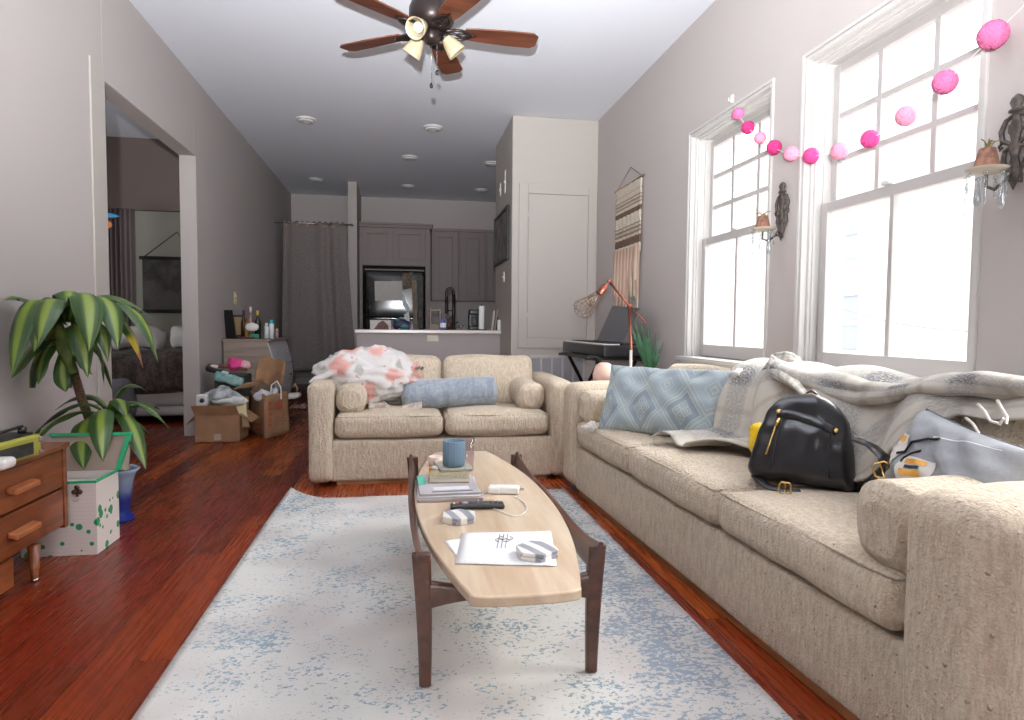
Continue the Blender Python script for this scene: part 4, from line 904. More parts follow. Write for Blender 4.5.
for sy in (-1, 1):
    b = MB()
    def cb(u, v, sy=sy):
        s = 2*u-1; x = CXc+.238*s; hh = .020+.022*abs(s)**3.0; a = 2*PI*v; e = .6
        return Vector((x, CYc+sy*.675+.014*math.copysign(abs(math.cos(a))**e, math.cos(a)), .285+hh*math.copysign(abs(math.sin(a))**e, math.sin(a))))
    b.surf(30, 14, cb, cv=True); build('crossbar', b, m_walnut, ct, world=True)
    b = MB(); b.cyl((CXc, CYc+sy*.675, .3), (CXc, CYc+sy*.675, .349), .016); build('spacer', b, m_walnut, ct, world=True)
TT = .3785
def flatbox(name, lab, cat, c_, size, ang, mat, r=.003, z=TT, group=None, build_only=None):
    b = MB(); b.soft(size, r, M_=Matrix.Translation((c_[0], c_[1], z+size[2]/2)) @ Matrix.Rotation(ang, 4, 'Z')); return b
# magazines and books
m_pages = M('page_edges', (222, 214, 200), .9, bmp=.4, bscale=400, stretch=(1, 1, 40))
def book(lab, c_, w, h, th, ang, cov, z, top=None):
    t = thing('book' if 'book' in lab or 'paperback' in lab else 'magazine', lab, 'book' if 'book' in lab or 'paperback' in lab else 'magazine', (c_[0], c_[1], z), ang, group='books and magazines on the coffee table')
    b = MB(); b.soft((w-.006, h-.006, th-.005), .002, (0, 0, th/2), n=2); build('pages', b, m_pages, t)
    b = MB(); b.box((-w/2, -h/2, 0), (w/2, h/2, .002)); b.box((-w/2, -h/2, th-.002), (w/2, h/2, th)); b.box((-w/2, -h/2, 0), (-w/2+.002, h/2, th)); build('cover', b, cov, t)
    if top: 
        for (x0, y0, x1, y1, mm) in top: b = MB(); b.box((x0, y0, th), (x1, y1, th+.0007)); build('cover_print', b, mm, t)
    return z+th+.0008
z = TT
m_g1 = M('grey_cover', (188, 182, 186), .35, var=.15, vscale=12); m_g2 = M('white_cover', (222, 222, 224), .3); m_gr = M('green_print', (84, 178, 150), .5); m_dp = M('dark_cover_print', (84, 84, 92), .5); m_mauve = M('mauve_cover', (168, 152, 158), .4)
z = book('mauve grey magazine at the bottom of the coffee table stack', (.188, 2.60), .25, .33, .010, .02, m_mauve, z)
z = book('white magazine second from the bottom of the coffee table stack', (.186, 2.60), .245, .32, .009, -.03, m_g2, z)
z = book('pale magazine with a green corner and dark headline, topmost magazine of the stack', (.186, 2.605), .235, .31, .008, .02, m_g1, z, [(-.115, .0, -.085, .15, m_gr), (-.07, -.13, .09, -.115, m_dp), (-.06, -.10, .08, -.05, m_g2), (-.05, .02, .07, .10, m_dp)])
zb1 = z
z = book('thick tan paperback book lying on the magazines', (.205, 2.72), .165, .22, .022, -.10, M('tan_cover', (176, 154, 118), .6, var=.2, vscale=20), z, [(-.07, -.10, .07, -.06, M('green_speckle_print', (150, 156, 136), .6, var=.5, vscale=120))])
z2 = book('dark patterned paperback under the blue mug', (.225, 2.80), .14, .18, .010, .12, M('patterned_cover', (96, 98, 92), .6, vscale=160, var=.4, c2=(196, 194, 178)), z)
# mug
mx_, my_ = .228, 2.78
t = thing('ribbed_mug', 'blue-grey ribbed mug standing on the stack of books', 'mug', (mx_, my_, z2)); m_mug = M('blue_grey_glaze', (98, 122, 140), .45)
b = MB(); b.lathe([(.0, 0), (.038, 0), (.046, .006), (.0475, .02), (.0475, .108), (.0455, .111), (.0435, .108), (.0435, .012), (.0, .008)], (0, 0, 0), 96, rib=(24, .018)); build('body', b, m_mug, t)
b = MB(); b.tube([(-.046+.0, .0, .09)]+[(-.047-.028*math.sin(PI*k/10), .012, .09-.06*k/10) for k in range(1, 10)]+[(-.046, 0, .03)], .006, 8); h_ = build('handle', b, m_mug, t); h_.rotation_euler = (0, 0, -PI*.62)
b = MB(); b.lathe([(.0, .085), (.0432, .085)], (0, 0, 0), 32, cap=False); build('coffee', b, M('dark_coffee', (40, 30, 26), .1), t)
gx, gy = .298, 2.96
b = MB(); b.lathe([(.0, .0), (.033, 0), (.037, .004), (.040, .15), (.038, .15), (.035, .008), (0, .008)], (gx, gy, TT), 32); tag(build('drinking_glass', b, glassy('smoky_glass', (240, 236, 239), .03)), 'clear drinking glass standing behind the blue mug', 'glass')
b = MB(); b.lathe([(.0, 0), (.03, 0), (.034, .01), (.034, .04), (.03, .043), (.029, .012), (0, .01)], (.165, 3.10, TT), 28); tag(build('small_bowl', b, M('blush_ceramic', (226, 206, 194), .4)), 'small blush bowl behind the blue mug on the coffee table', 'bowl')
b = MB(); b.soft((.05, .03, .018), .007, (.155, 2.97, TT+.009)); tag(build('orange_lighter', b, M('orange_plastic', (220, 150, 50), .35)), 'small orange yellow lighter behind the books on the coffee table', 'lighter')
b = MB(); b.lathe([(0, 0), (.028, 0), (.03, .002), (.028, .006), (0, .006)], (.16, 2.79, z), 24); tag(build('white_disc_coaster', b, m_paper), 'little white round coaster by the foot of the blue mug', 'coaster')
# remote
t = thing('remote_control', 'long black remote control lying across the coffee table', 'remote', (.278, 2.335, TT), -.02)
b = MB(); b.soft((.20, .045, .02), .009, (0, 0, .011), fn=lambda q: Vector((q.x, q.y*(1+.12*abs(q.x/.1)), q.z+.002*math.cos(q.x*30)))); build('body', b, m_black, t)
for k in range(6):
    for j in range(3): b = MB(); b.soft((.009, .006, .003), .0012, (-.015+k*.018, -.012+.012*j, .0215), n=2); build('button', b, M('grey_button', (110, 110, 116), .5) if k == 0 and j == 0 else bpy.data.materials['grey_button'], t)
b = MB(); b.lathe([(0, .0215), (.012, .0225), (.014, .02)], (-.045, 0, .0005), 20); build('dial', b, M('silver_dial', (150, 150, 156), .3), t)
for x, c_ in ((-.085, (226, 226, 226)), (-.072, (200, 70, 60))): b = MB(); b.soft((.008, .012, .003), .001, (x, 0, .021), n=2); build('button', b, M('button_%d' % c_[2], c_, .5), t)
# marble coasters (hexagonal stacks)
mt, nt, bb = newmat('banded_marble'); bb.inputs['Roughness'].default_value = .35
wv = N(nt, 'ShaderNodeTexWave'); wv.inputs['Scale'].default_value = 6.0; wv.inputs['Distortion'].default_value = 2.0; wv.inputs['Detail'].default_value = 3; L(nt, coord(nt), wv.inputs['Vector'])
L(nt, mixc(nt, smooth(nt, wv.outputs['Fac'], .35, .65), (232, 228, 222), (146, 148, 156)), bb.inputs['Base Color']); m_marb = mt
for (x, y, a, lab) in ((.198, 2.195, .3, 'banded grey and white marble hexagon coaster next to the black remote'), (.392, 1.815, .5, 'banded grey and white marble hexagon coaster on top of the white papers')):
    zz = TT if y > 2 else TT+.0035
    t = thing('marble_coaster', lab, 'coaster', (x, y, zz), a, group='marble hexagon coasters')
    for k in range(2):
        b = MB(); b.prism([(.064*math.cos(PI/3*j+.12*k), .064*math.sin(PI/3*j+.12*k)) for j in range(6)], .012*k+.0005, .012*k+.0115); build('hexagon', b, m_marb, t, bev=.002)
# papers
mt, nt, bb = newmat('printed_letter'); bb.inputs['Roughness'].default_value = .8
uv = coord(nt, 'UV'); sx = N(nt, 'ShaderNodeSeparateXYZ'); L(nt, uv, sx.inputs[0])
ln_ = mathn(nt, 'MULTIPLY', mathn(nt, 'LESS_THAN', mathn(nt, 'FRACT', mathn(nt, 'MULTIPLY', sx.outputs[1], 26)), .45), mathn(nt, 'GREATER_THAN', noise_tex(nt, coord(nt, 'UV', (60, 26, 1)), 1, 1), .45))
ins = mathn(nt, 'MULTIPLY', mathn(nt, 'LESS_THAN', mathn(nt, 'ABSOLUTE', mathn(nt, 'SUBTRACT', sx.outputs[0], .5)), .42), mathn(nt, 'LESS_THAN', sx.outputs[1], .78))
L(nt, mixc(nt, mathn(nt, 'MULTIPLY', mathn(nt, 'MULTIPLY', ln_, ins), .35), (238, 238, 238), (150, 148, 156)), bb.inputs['Base Color']); m_let = mt
def paper(lab, quad, z, mat, curl=.0):
    q = [onz(x, y, z) for x, y in quad]
    b = MB(); b.surf(10, 10, lambda u, v: (q[0]*(1-u)+q[1]*u)*(1-v)+(q[3]*(1-u)+q[2]*u)*v+Vector((0, 0, curl*(u**3)*(v)+.0006*math.sin(u*9)))); return tag(build('letter_paper', b, mat, solid=.0008), lab, 'paper', 'papers on the coffee table')
paper('small white sheet sticking out to the left under the printed letter', [(456, 556), (478, 553), (476, 536), (444, 541)], TT+.0008, m_paper)
paper('white printed letter lying under the marble coaster at the near end', [(455, 563.5), (557, 566), (551, 531), (462, 533)], TT+.0026, m_let)
b = MB()
for k in range(4): p = onz(499+k*3.4, 540-(k % 2)*2, TT+.0045); b.tube([p+Vector((.012*math.cos(a), .014*math.sin(a), 0)) for a in [j*.9+k for j in range(6)]], .0009, 4)
for k in range(3): p, e = onz(497+k*4, 548, TT+.0045), onz(500+k*4, 534, TT+.0045); b.tube([p, e], .0009, 4)
o = build('pen_scribble', b, m_dp, bpy.data.objects['letter_paper.001'], world=True)
# charger and cable
cp = onz(507, 493, TT); t = thing('phone_charger', 'white charger plug with a looping white cable on the coffee table', 'charger', (cp.x, cp.y, TT), -.25)
b = MB(); b.soft((.10, .05, .03), .009, (0, .0, .015)); b.soft((.05, .055, .028), .008, (-.05, .0, .014)); build('body', b, m_white, t)
for s in (-1, 1): b = MB(); b.box((.05, s*.009-.003, .014), (.068, s*.009+.003, .018)); build('prong', b, m_silver, t)
cab = [(493, 492), (484, 493), (478, 500), (486, 505), (500, 511), (513, 516), (523, 514), (527, 508), (522, 501), (514, 496)]
pts = []
for i in range(len(cab)-1):
    for k in range(6):
        f = k/6; g = [cab[max(0, min(len(cab)-1, i+j))] for j in (-1, 0, 1, 2)]
        cr_ = lambda a, b_, c_, d_: .5*((2*b_)+(-a+c_)*f+(2*a-5*b_+4*c_-d_)*f*f+(-a+3*b_-3*c_+d_)*f**3)
        pts.append(onz(cr_(*[q[0] for q in g]), cr_(*[q[1] for q in g]), TT+.003))
b = MB(); b.tube(pts, .0022, 6); build('cable', b, m_white, t, world=True)

# ------------------------------------------------------------------ sideboard, record player
FX = -1.45
sb = thing('sideboard', 'mid-century teak sideboard with tapered legs at the left edge', 'sideboard', (-1.64, 2.2, 0))
b = MB(); b.box((XL+.02, 1.0, .50), (FX+.012, 3.125, .522)); build('top', b, m_teak, sb, world=True, bev=.004)
b = MB(); b.box((XL+.03, 3.08, .15), (FX+.004, 3.11, .50)); b.box((XL+.03, 1.03, .15), (FX-.02, 3.105, .17)); b.box((XL+.03, 1.03, .17), (XL+.04, 3.105, .5)); b.box((XL+.03, 1.02, .15), (FX+.008, 1.05, .50)); b.box((XL+.04, 1.05, .17), (FX-.03, 3.105, .5)); build('body', b, m_teak, sb, world=True, bev=.003)
for k, (y0, y1) in enumerate(((2.40, 3.075), (1.69, 2.39), (1.06, 1.68))):
    for j, (z0, z1) in enumerate(((.335, .495), (.165, .325))):
        b = MB(); b.box((FX-.025, y0, z0), (FX, y1, z1)); d = build('drawer', b, m_teak, sb, world=True, bev=.003)
        yc_ = (y0+y1)/2+.01; zc_ = (z0+z1)/2+.0
        b = MB(); b.soft((.035, .17, .022), .006, (FX+.020, yc_, zc_), fn=lambda q: Vector((q.x, q.y, q.z-.25*q.x))); build('handle', b, wood('handle_teak', (172, 104, 62), (140, 80, 46), 'Y') if k == 0 and j == 0 else bpy.data.materials['handle_teak'], d, world=True)
for y in (2.86, 1.2):
    b = MB(); b.lathe([(.012, 0), (.0125, .01), (.024, .15)], (FX-.01, y, 0), 20); l_ = build('leg', b, m_teak, sb, world=True); b = MB(); b.lathe([(.014, 0), (.014, .012)], (FX-.01, y, .0005), 20); build('foot_cap', b, m_silver, l_, world=True)
    b = MB(); b.lathe([(.012, 0), (.0125, .01), (.024, .15)], (XL+.07, y, 0), 20); build('leg', b, m_teak, sb, world=True)
b = MB(); b.box((-1.75, 1.5, .03), (-1.47, 2.74, .145)); tag(build('storage_crate', b, m_teak, bev=.004), 'low teak-coloured wooden crate under the sideboard', 'crate')
rp = thing('portable_record_player', 'lime yellow portable record player on the teak sideboard', 'record player', (-1.60, 2.66, .523))
A = onz(42.5, 456, .523); m_lime = M('lime_enamel', (150, 148, 58), .4)
Mx = Matrix.Translation((A.x-.0, A.y, .523)) @ Matrix.Rotation(-.10, 4, 'Z')
b = MB(); b.soft((.27, .34, .085), .012, (-.135, -.17, .0475), M_=Mx); build('body', b, m_lime, rp, world=True, bev=0)
b = MB(); b.box((-.005, -.235, .020), (.003, -.055, .066), Mx); build('speaker_panel', b, M('dark_grille', (44, 44, 40), .8, bmp=.5, bscale=300), rp, world=True)
b = MB(); b.soft((.235, .30, .012), .005, (-.135, -.17, .093), M_=Mx); build('deck', b, m_black, rp, world=True)
b = MB(); b.lathe([(0, .1), (.09, .1), (.09, .106), (0, .106)], n=36, M_=Mx @ Matrix.Translation((-.14, -.19, 0))); build('platter', b, m_black, rp, world=True)
b = MB(); b.tube([Mx @ Vector(p) for p in ((-.04, -.05, .10), (-.04, -.05, .125), (-.045, -.15, .12), (-.08, -.22, .112))], .006, 8); b.lathe([(.015, .1), (.015, .122)], n=16, M_=Mx @ Matrix.Translation((-.04, -.05, 0))); build('tonearm', b, m_dark, rp, world=True)
for y in (-.325, -.012): b = MB(); b.soft((.012, .02, .022), .004, (.003, y, .07), M_=Mx); b.soft((.012, .02, .016), .004, (.003, y, .02), M_=Mx); build('latch', b, m_silver, rp, world=True)
b = MB(); p = onz(4, 466, .535); b.soft((.09, .08, .04), .016, (p.x-.01, p.y-.02, .548)); tag(build('white_cup_lid', b, m_white), 'white rounded object at the very left on the sideboard', 'trinket')

# ------------------------------------------------------------------ white storage box with open lid
mt, nt, bb = newmat('spotted_box_paper'); bb.inputs['Roughness'].default_value = .6
vec = coord(nt); 
def spots(scale, r, sel, seed):
    mp = N(nt, 'ShaderNodeMapping'); mp.inputs['Location'].default_value = (seed, seed*2, seed*3); L(nt, vec, mp.inputs[0])
    v = N(nt, 'ShaderNodeTexVoronoi'); v.inputs['Scale'].default_value = scale; L(nt, mp.outputs[0], v.inputs['Vector']); s_ = N(nt, 'ShaderNodeSeparateColor'); L(nt, v.outputs['Color'], s_.inputs[0])
    return mathn(nt, 'MULTIPLY', mathn(nt, 'LESS_THAN', v.outputs['Distance'], r), mathn(nt, 'GREATER_THAN', s_.outputs[0], sel))
sp_ = mathn(nt, 'MAXIMUM', spots(15, .30, .35, 1.3), spots(26, .26, .5, 4.1))
grid = mathn(nt, 'LESS_THAN', mathn(nt, 'FRACT', mathn(nt, 'MULTIPLY', N(nt, 'ShaderNodeSeparateXYZ').outputs[2], 1)), 0)
sz = N(nt, 'ShaderNodeSeparateXYZ'); L(nt, vec, sz.inputs[0])
grid = mathn(nt, 'LESS_THAN', mathn(nt, 'FRACT', mathn(nt, 'MULTIPLY', sz.outputs[2], 55)), .08)
low = smooth(nt, mathn(nt, 'MULTIPLY', sz.outputs[2], -1), -.27, -.22)
c = mixc(nt, mathn(nt, 'MULTIPLY', grid, .25), (228, 218, 212), (150, 170, 160)); c = mixc(nt, mathn(nt, 'MULTIPLY', sp_, low), c, (44, 140, 92)); L(nt, c, bb.inputs['Base Color']); m_spot = mt
m_green = M('green_binding', (40, 160, 110), .5); m_in = M('box_lining', (168, 150, 136), .8)
wb = thing('storage_box', 'white file box with green spots and its green-edged lid open, beside the sideboard', 'box', (-1.50, 3.26, 0))
x0, x1, y0, y1, zt_ = -1.66, -1.350, 3.150, 3.385, .335; w = .006
b = MB(); b.box((x0, y0, .002), (x1, y1, .01)); b.box((x0, y0, .01), (x1, y0+w, zt_)); b.box((x0, y1-w, .01), (x1, y1, zt_)); b.box((x0, y0+w, .01), (x0+w, y1-w, zt_)); b.box((x1-w, y0+w, .01), (x1, y1-w, zt_)); build('body', b, m_spot, wb, world=True)
b = MB(); e = .003
b.box((x0-e, y0-e, zt_-.006), (x1+e, y0+w+e, zt_+.004)); b.box((x1-w-e, y0+w+e, zt_-.006), (x1+e, y1+e, zt_+.004)); b.box((x0-e, y0+w+e, zt_-.006), (x0+w+e, y1+e, zt_+.004)); build('rim_binding', b, m_green, wb, world=True)
b = MB(); b.box((x0+.02, y0+.02, .01), (x1-.02, y1-.02, .30)); build('papers_inside', b, M('stacked_papers', (206, 200, 194), .8, bmp=.3, bscale=60), wb, world=True)
Mx = Matrix.Translation((0, y1+.004, zt_)) @ Matrix.Rotation(math.radians(-14), 4, 'X'); LH = .178
b = MB(); b.box((x0, 0, 0), (x1+.045, .006, LH), Mx); build('lid', b, m_in, wb, world=True)
b = MB(); b.box((x0-.004, -.014, LH-.012), (x1+.049, .01, LH+.003), Mx); 
b.add([Mx @ Vector(p) for p in ((x1-.01, -.012, 0), (x1+.012, -.012, 0), (x1+.049, -.012, LH), (x1+.027, -.012, LH), (x1-.01, .01, 0), (x1+.012, .01, 0), (x1+.049, .01, LH), (x1+.027, .01, LH))], [(0, 1, 2, 3), (7, 6, 5, 4), (1, 5, 6, 2), (0, 3, 7, 4), (0, 4, 5, 1)], smooth=False)
build('lid_edge', b, m_green, wb, world=True)
b = MB()
for k in range(3): a = k*2*PI/3+PI/2; b.ball((-1.425+.013*math.cos(a), y0-.006, .298+.013*math.sin(a)), .012, 8, sc=(1, .5, 1))
b.box((-1.429, y0-.008, .27), (-1.421, y0, .295)); build('clover_clasp', b, M('dark_brown_clasp', (62, 44, 28), .4), wb, world=True)

# ------------------------------------------------------------------ plant in blue pot
PX, PY = -1.485, 3.70
pt = thing('corn_plant', 'leafy striped corn plant with two crowns in a blue glazed pot by the doorway', 'plant', (PX, PY, 0))
mt, nt, bb = newmat('blue_glaze'); bb.inputs['Roughness'].default_value = .15; sz = N(nt, 'ShaderNodeSeparateXYZ'); L(nt, coord(nt), sz.inputs[0])
f = smooth(nt, mathn(nt, 'ADD', sz.outputs[2], mathn(nt, 'MULTIPLY', noise_tex(nt, coord(nt), 14, 3), .10)), .14, .30)
L(nt, mixc(nt, f, (22, 44, 128), (146, 166, 190)), bb.inputs['Base Color'])
b = MB(); b.lathe([(0, .0), (.082, .0), (.084, .012), (.060, .045), (.062, .07), (.078, .2), (.092, .25), (.112, .272), (.106, .278), (.090, .262), (.078, .22), (0, .22)], (0, 0, 0), 48); build('pot', b, mt, pt)
b = MB(); b.lathe([(0, .245), (.05, .247), (.086, .24)][::-1], (0, 0, 0), 24, cap=False); build('soil', b, M('potting_soil', (50, 36, 28), .95, bmp=.8, bscale=60), pt)
m_bark = M('cane_bark', (120, 94, 72), .9, var=.3, vscale=40, bmp=.6, bscale=50, stretch=(1, 1, 3))
C1 = Vector((-1.585, 3.50, .80)); C2 = Vector((-1.475, 3.62, .50))
b = MB(); b.tube([(PX-.04, PY, .24), (PX-.08, PY-.03, .45), (PX-.11, PY-.10, .65), C1], [.024, .022, .021, .02], 12); build('cane', b, m_bark, pt, world=True)
b = MB(); b.tube([(PX+.02, PY+.01, .24), (PX-.0, PY-.03, .38), C2], [.02, .018, .016], 12); build('cane', b, m_bark, pt, world=True)
b = MB(); b.tube([C1, C1+Vector((-.03, -.03, .12)), C1+Vector((-.045, -.05, .26))], [.022, .03, .02], 10); build('crown_stem', b, M('crown_sheath', (92, 112, 44), .6, var=.3, vscale=20), pt, world=True)
mt, nt, bb = newmat('striped_leaf'); bb.inputs['Roughness'].default_value = .35
uv = N(nt, 'ShaderNodeTexCoord').outputs['UV']; sx = N(nt, 'ShaderNodeSeparateXYZ'); L(nt, uv, sx.inputs[0])
d_ = mathn(nt, 'ABSOLUTE', mathn(nt, 'SUBTRACT', sx.outputs[1], .5)); st = noise_tex(nt, coord(nt, 'UV', (1.2, 26, 1)), 1.5, 2)
f1 = mathn(nt, 'SUBTRACT', 1.0, smooth(nt, mathn(nt, 'ADD', d_, mathn(nt, 'MULTIPLY', mathn(nt, 'SUBTRACT', st, .5), .22)), .06, .22))
c = mixc(nt, smooth(nt, st, .35, .65), (36, 62, 26), (58, 88, 38)); c = mixc(nt, mathn(nt, 'MULTIPLY', f1, .8), c, (126, 144, 54))
L(nt, c, bb.inputs['Base Color']); bump(nt, bb, st, .2, .003); bb.inputs['Subsurface Weight'].default_value = 0.0; m_leaf = mt
mt2 = mt.copy(); mt2.name = 'browning_leaf'; nt2 = mt2.node_tree; b2 = nt2.nodes['Principled BSDF']
src = b2.inputs['Base Color'].links[0].from_socket; uv2 = N(nt2, 'ShaderNodeTexCoord').outputs['UV']; s2_ = N(nt2, 'ShaderNodeSeparateXYZ'); L(nt2, uv2, s2_.inputs[0])
y_ = mixc(nt2, smooth(nt2, s2_.outputs[0], .70, .80), src, (206, 182, 50)); y_ = mixc(nt2, smooth(nt2, s2_.outputs[0], .86, .92), y_, (156, 96, 66)); L(nt2, y_, b2.inputs['Base Color'])
def leaf(P0, P1, P2, w, mat=m_leaf, twist=0.0, cup=.2, n=20):
    w *= 1.05
    P0, P1, P2 = Vector(P0), Vector(P1), Vector(P2); vw = (Vector((0, 0, CAM_H))-P1).normalized()
    def mid_(t_): return P0*(1-t_)**2+P1*2*t_*(1-t_)+P2*t_*t_
    def f(u, v):
        p = mid_(u); p.x = max(p.x, XL+.04+.05*abs(v-.5)); d = (mid_(min(1, u+.02))-mid_(max(0, u-.02))).normalized()
        outw = Vector((P2.x-P0.x, P2.y-P0.y, 0)); outw = outw.normalized() if outw.length > 1e-4 else Vector((1, 0, 0))
        side = d.cross(Vector((0, 0, 1))); side = side if side.length > .25 else outw.cross(Vector((0, 0, 1)))
        s2 = Vector((-outw.y, outw.x, 0)); s2 = s2 if s2.dot(side) > 0 else -s2
        side = (side.normalized()+s2).normalized()
        side = Matrix.Rotation(twist, 3, d) @ side
        nrm = side.cross(d).normalized(); a = (v-.5)*2
        ww = w*((.22+.78*math.sin(PI/2*min(1, u/.55))) if u < .55 else 1)*(max(0, 1-((u-.55)/.45)**2.6) if u > .55 else 1)
        return p+side*a*ww*.5+nrm*(-(a*a)*ww*cup+.004*math.sin(u*16)*a)
    b = MB(); b.surf(n, 8, f); return build('leaf', b, mat, pt, world=True)
def lf(C_, bx, by, cx_, cy_, tx, ty, w, dc=-.05, dt=-.1, mat=m_leaf, tw=0.0):     # root, bend and tip as seen, at depths of their own
    Yb = C_.y; leaf(ony(bx, by, Yb), ony(cx_, cy_, Yb+dc), ony(tx, ty, Yb+dt), w, mat, tw)
top = [ # upper crown
 (66, 330, 22, 250, 12, 376, .125, -.12, -.28, 0), (66, 322, 50, 265, 38, 345, .12, -.2, -.30, 0), (68, 325, 30, 285, -22, 300, .09, .0, -.15, 0),
 (68, 322, 94, 250, 89, 352, .13, -.2, -.32, 0), (70, 318, 115, 262, 118, 350, .11, -.1, -.22, 0), (70, 320, 140, 270, 158, 362, .10, .0, -.05, 0),
 (72, 325, 130, 290, 143, 368, .085, .05, .0, 1), (66, 335, 60, 300, 22, 388, .09, .06, .05, 0), (66, 340, 30, 330, 10, 380, .10, -.1, -.2, 0),
 (70, 335, 78, 300, 88, 378, .10, -.15, -.24, 0), (70, 345, 108, 325, 104, 385, .07, .05, .05, 0), (72, 350, 100, 325, 113, 392, .06, .05, .1, 0),
 (68, 320, 72, 262, 58, 318, .12, .12, .16, 0), (68, 320, 95, 270, 125, 335, .12, .15, .22, 0), (68, 320, 55, 275, 20, 330, .10, .12, .18, 0),
 (64, 345, 60, 375, 66, 392, .07, -.04, -.06, 0), (66, 350, 85, 360, 92, 375, .05, -.02, -.04, 0), (68, 345, 40, 335, 38, 385, .08, -.04, -.1, 0), (67, 352, 58, 380, 72, 388, .08, -.02, -.03, 0),
 (70, 318, 100, 272, 152, 318, .08, .05, .02, 0)]
top += [(66, 324, 44, 262, 24, 342, .09, .02, -.05, 0), (68, 322, 84, 262, 74, 335, .10, .04, .02, 0), (70, 322, 118, 275, 134, 345, .08, .08, .1, 0), (66, 330, 40, 300, 34, 352, .08, -.18, -.28, 0),
 (72, 326, 104, 300, 108, 362, .075, -.16, -.2, 0), (68, 338, 88, 322, 96, 352, .07, -.1, -.15, 0), (66, 340, 50, 322, 44, 372, .075, .04, .02, 0)]
for r in top: lf(C1, *r[:6], r[6], r[7], r[8], mt2 if r[9] else m_leaf)
low_ = [ (106, 412, 76, 385, 30, 438, .075, -.05, -.05), (106, 414, 60, 400, 28, 448, .085, -.06, -.16), (108, 414, 72, 410, 84, 470, .11, -.1, -.3),
 (110, 414, 96, 392, 103, 462, .10, -.2, -.34), (112, 412, 130, 400, 146, 470, .085, -.1, -.26), (112, 410, 140, 385, 172, 432, .055, 0, .02), (110, 410, 122, 370, 148, 392, .06, .05, .1),
 (112, 412, 138, 415, 152, 438, .06, .05, .08), (108, 414, 78, 420, 60, 455, .06, .02, -.02), (110, 412, 92, 385, 76, 402, .06, .06, .1), (108, 414, 118, 380, 128, 420, .08, -.05, -.1), (108, 408, 90, 380, 55, 410, .065, .0, .02),
 (112, 412, 150, 395, 160, 410, .05, .08, .1), (106, 415, 70, 430, 50, 462, .065, .02, .0)]
for r in low_: lf(C2, *r)
# ------------------------------------------------------------------ clutter by the doorway
cb = thing('cardboard_box', 'open brown cardboard box full of packing plastic against the doorway jamb', 'box', (-1.6, 6.17, 0))
x0, x1, y0, y1, h = -1.775, -1.405, 6.02, 6.36, .245; w = .006
b = MB(); b.box((x0, y0, 0), (x1, y1, .006)); b.box((x0, y0, 0), (x1, y0+w, h)); b.box((x0, y1-w, 0), (x1, y1, h)); b.box((x0, y0+w, 0), (x0+w, y1-w, h)); b.box((x1-w, y0+w, 0), (x1, y1-w, h)); build('body', b, m_kraft, cb, world=True)
def flapq(a, c_, e, f_, mat=m_kraft, par=cb, nm='flap'):
    b = MB(); vs = [Vector(v) for v in (a, c_, e, f_)]; n_ = (vs[1]-vs[0]).cross(vs[2]-vs[0]).normalized()*.005
    b.add(vs+[v+n_ for v in vs], [(3, 2, 1, 0), (4, 5, 6, 7), (0, 1, 5, 4), (1, 2, 6, 5), (2, 3, 7, 6), (3, 0, 4, 7)], smooth=False); return build(nm, b, mat, par, world=True)
flapq((x0, y0, h-.002), (x1, y0, h-.002), (x1-.02, y0-.04, h+.085), (x0-.02, y0-.04, h+.085))
flapq((x1, y0, h), (x1, y1, h), (x1+.10, y1, h-.07), (x1+.10, y0, h-.07)); flapq((x0, y1, h), (x0, y0, h), (x0-.09+.02, y0-.03, h-.08), (x0-.065, y1, h-.06))
flapq((x0, y1, h), (x1, y1, h), (x1, y1+.02, h+.12), (x0, y1+.02, h+.12))
b = MB(); b.box((-1.62, y0-.002, .02), (-1.56, y0, .075)); build('shipping_label', b, M('tape_patch', (190, 170, 156), .3), cb, world=True)
def crumple(name, lab, cat, c_, r, sc_, mat, amp=.3, seed=0, fr=3, group=None):
    b = MB(); b.ball((0, 0, 0), r, 16, sc=sc_, fn=lambda p: p*(1+amp*(nz(p, fr/r/2, seed)+.6*nz(p, fr/r, seed+3))))
    b.bm.transform(Matrix.Translation(c_)); return tag(build(name, b, mat), lab, cat, group)
m_plas = M('cloudy_plastic', (206, 212, 214), .25, var=.35, vscale=14, bmp=.5, bscale=30, bdist=.02)
crumple('bubble_wrap', 'grey cloudy crumpled bubble wrap rising out of the cardboard box', 'bubble wrap', ony(223, 396, 6.2), .16, (1, .7, .55), m_plas, .35, 1)
crumple('foam_sheet', 'white crumpled foam sheet on the right side of the cardboard box', 'packaging', ony(233, 401, 6.15), .13, (1.1, .6, .35), M('white_foam', (232, 234, 232), .6), .35, 5)
p = ony(203, 400, 6.12); b = MB(); b.soft((.09, .1, .10), .012, p); b2_ = MB(); b2_.ball(p+Vector((.005, -.052, 0)), .02, 8)
t = thing('white_carton', 'small white carton with a dark round hole at the left rim of the cardboard box', 'carton', p); build('body', b, m_paper, t, world=True); build('hole', b2_, m_black, t, world=True)
b = MB(); q0, q1 = ony(238, 402, 6.1), ony(246, 428, 6.08)
b.surf(16, 8, lambda u, v: q0.lerp(q1, u)+Vector((-.05+.10*v+.03*u*math.sin(v*5), .05-.05*math.sin(PI*u)+.2*(1-u)**2*.3, .04*math.sin(PI*u)))); tag(build('cream_cloth', b, M('cream_cotton', (232, 220, 178), .9), solid=.006), 'cream cloth hanging over the right flap of the cardboard box', 'cloth')
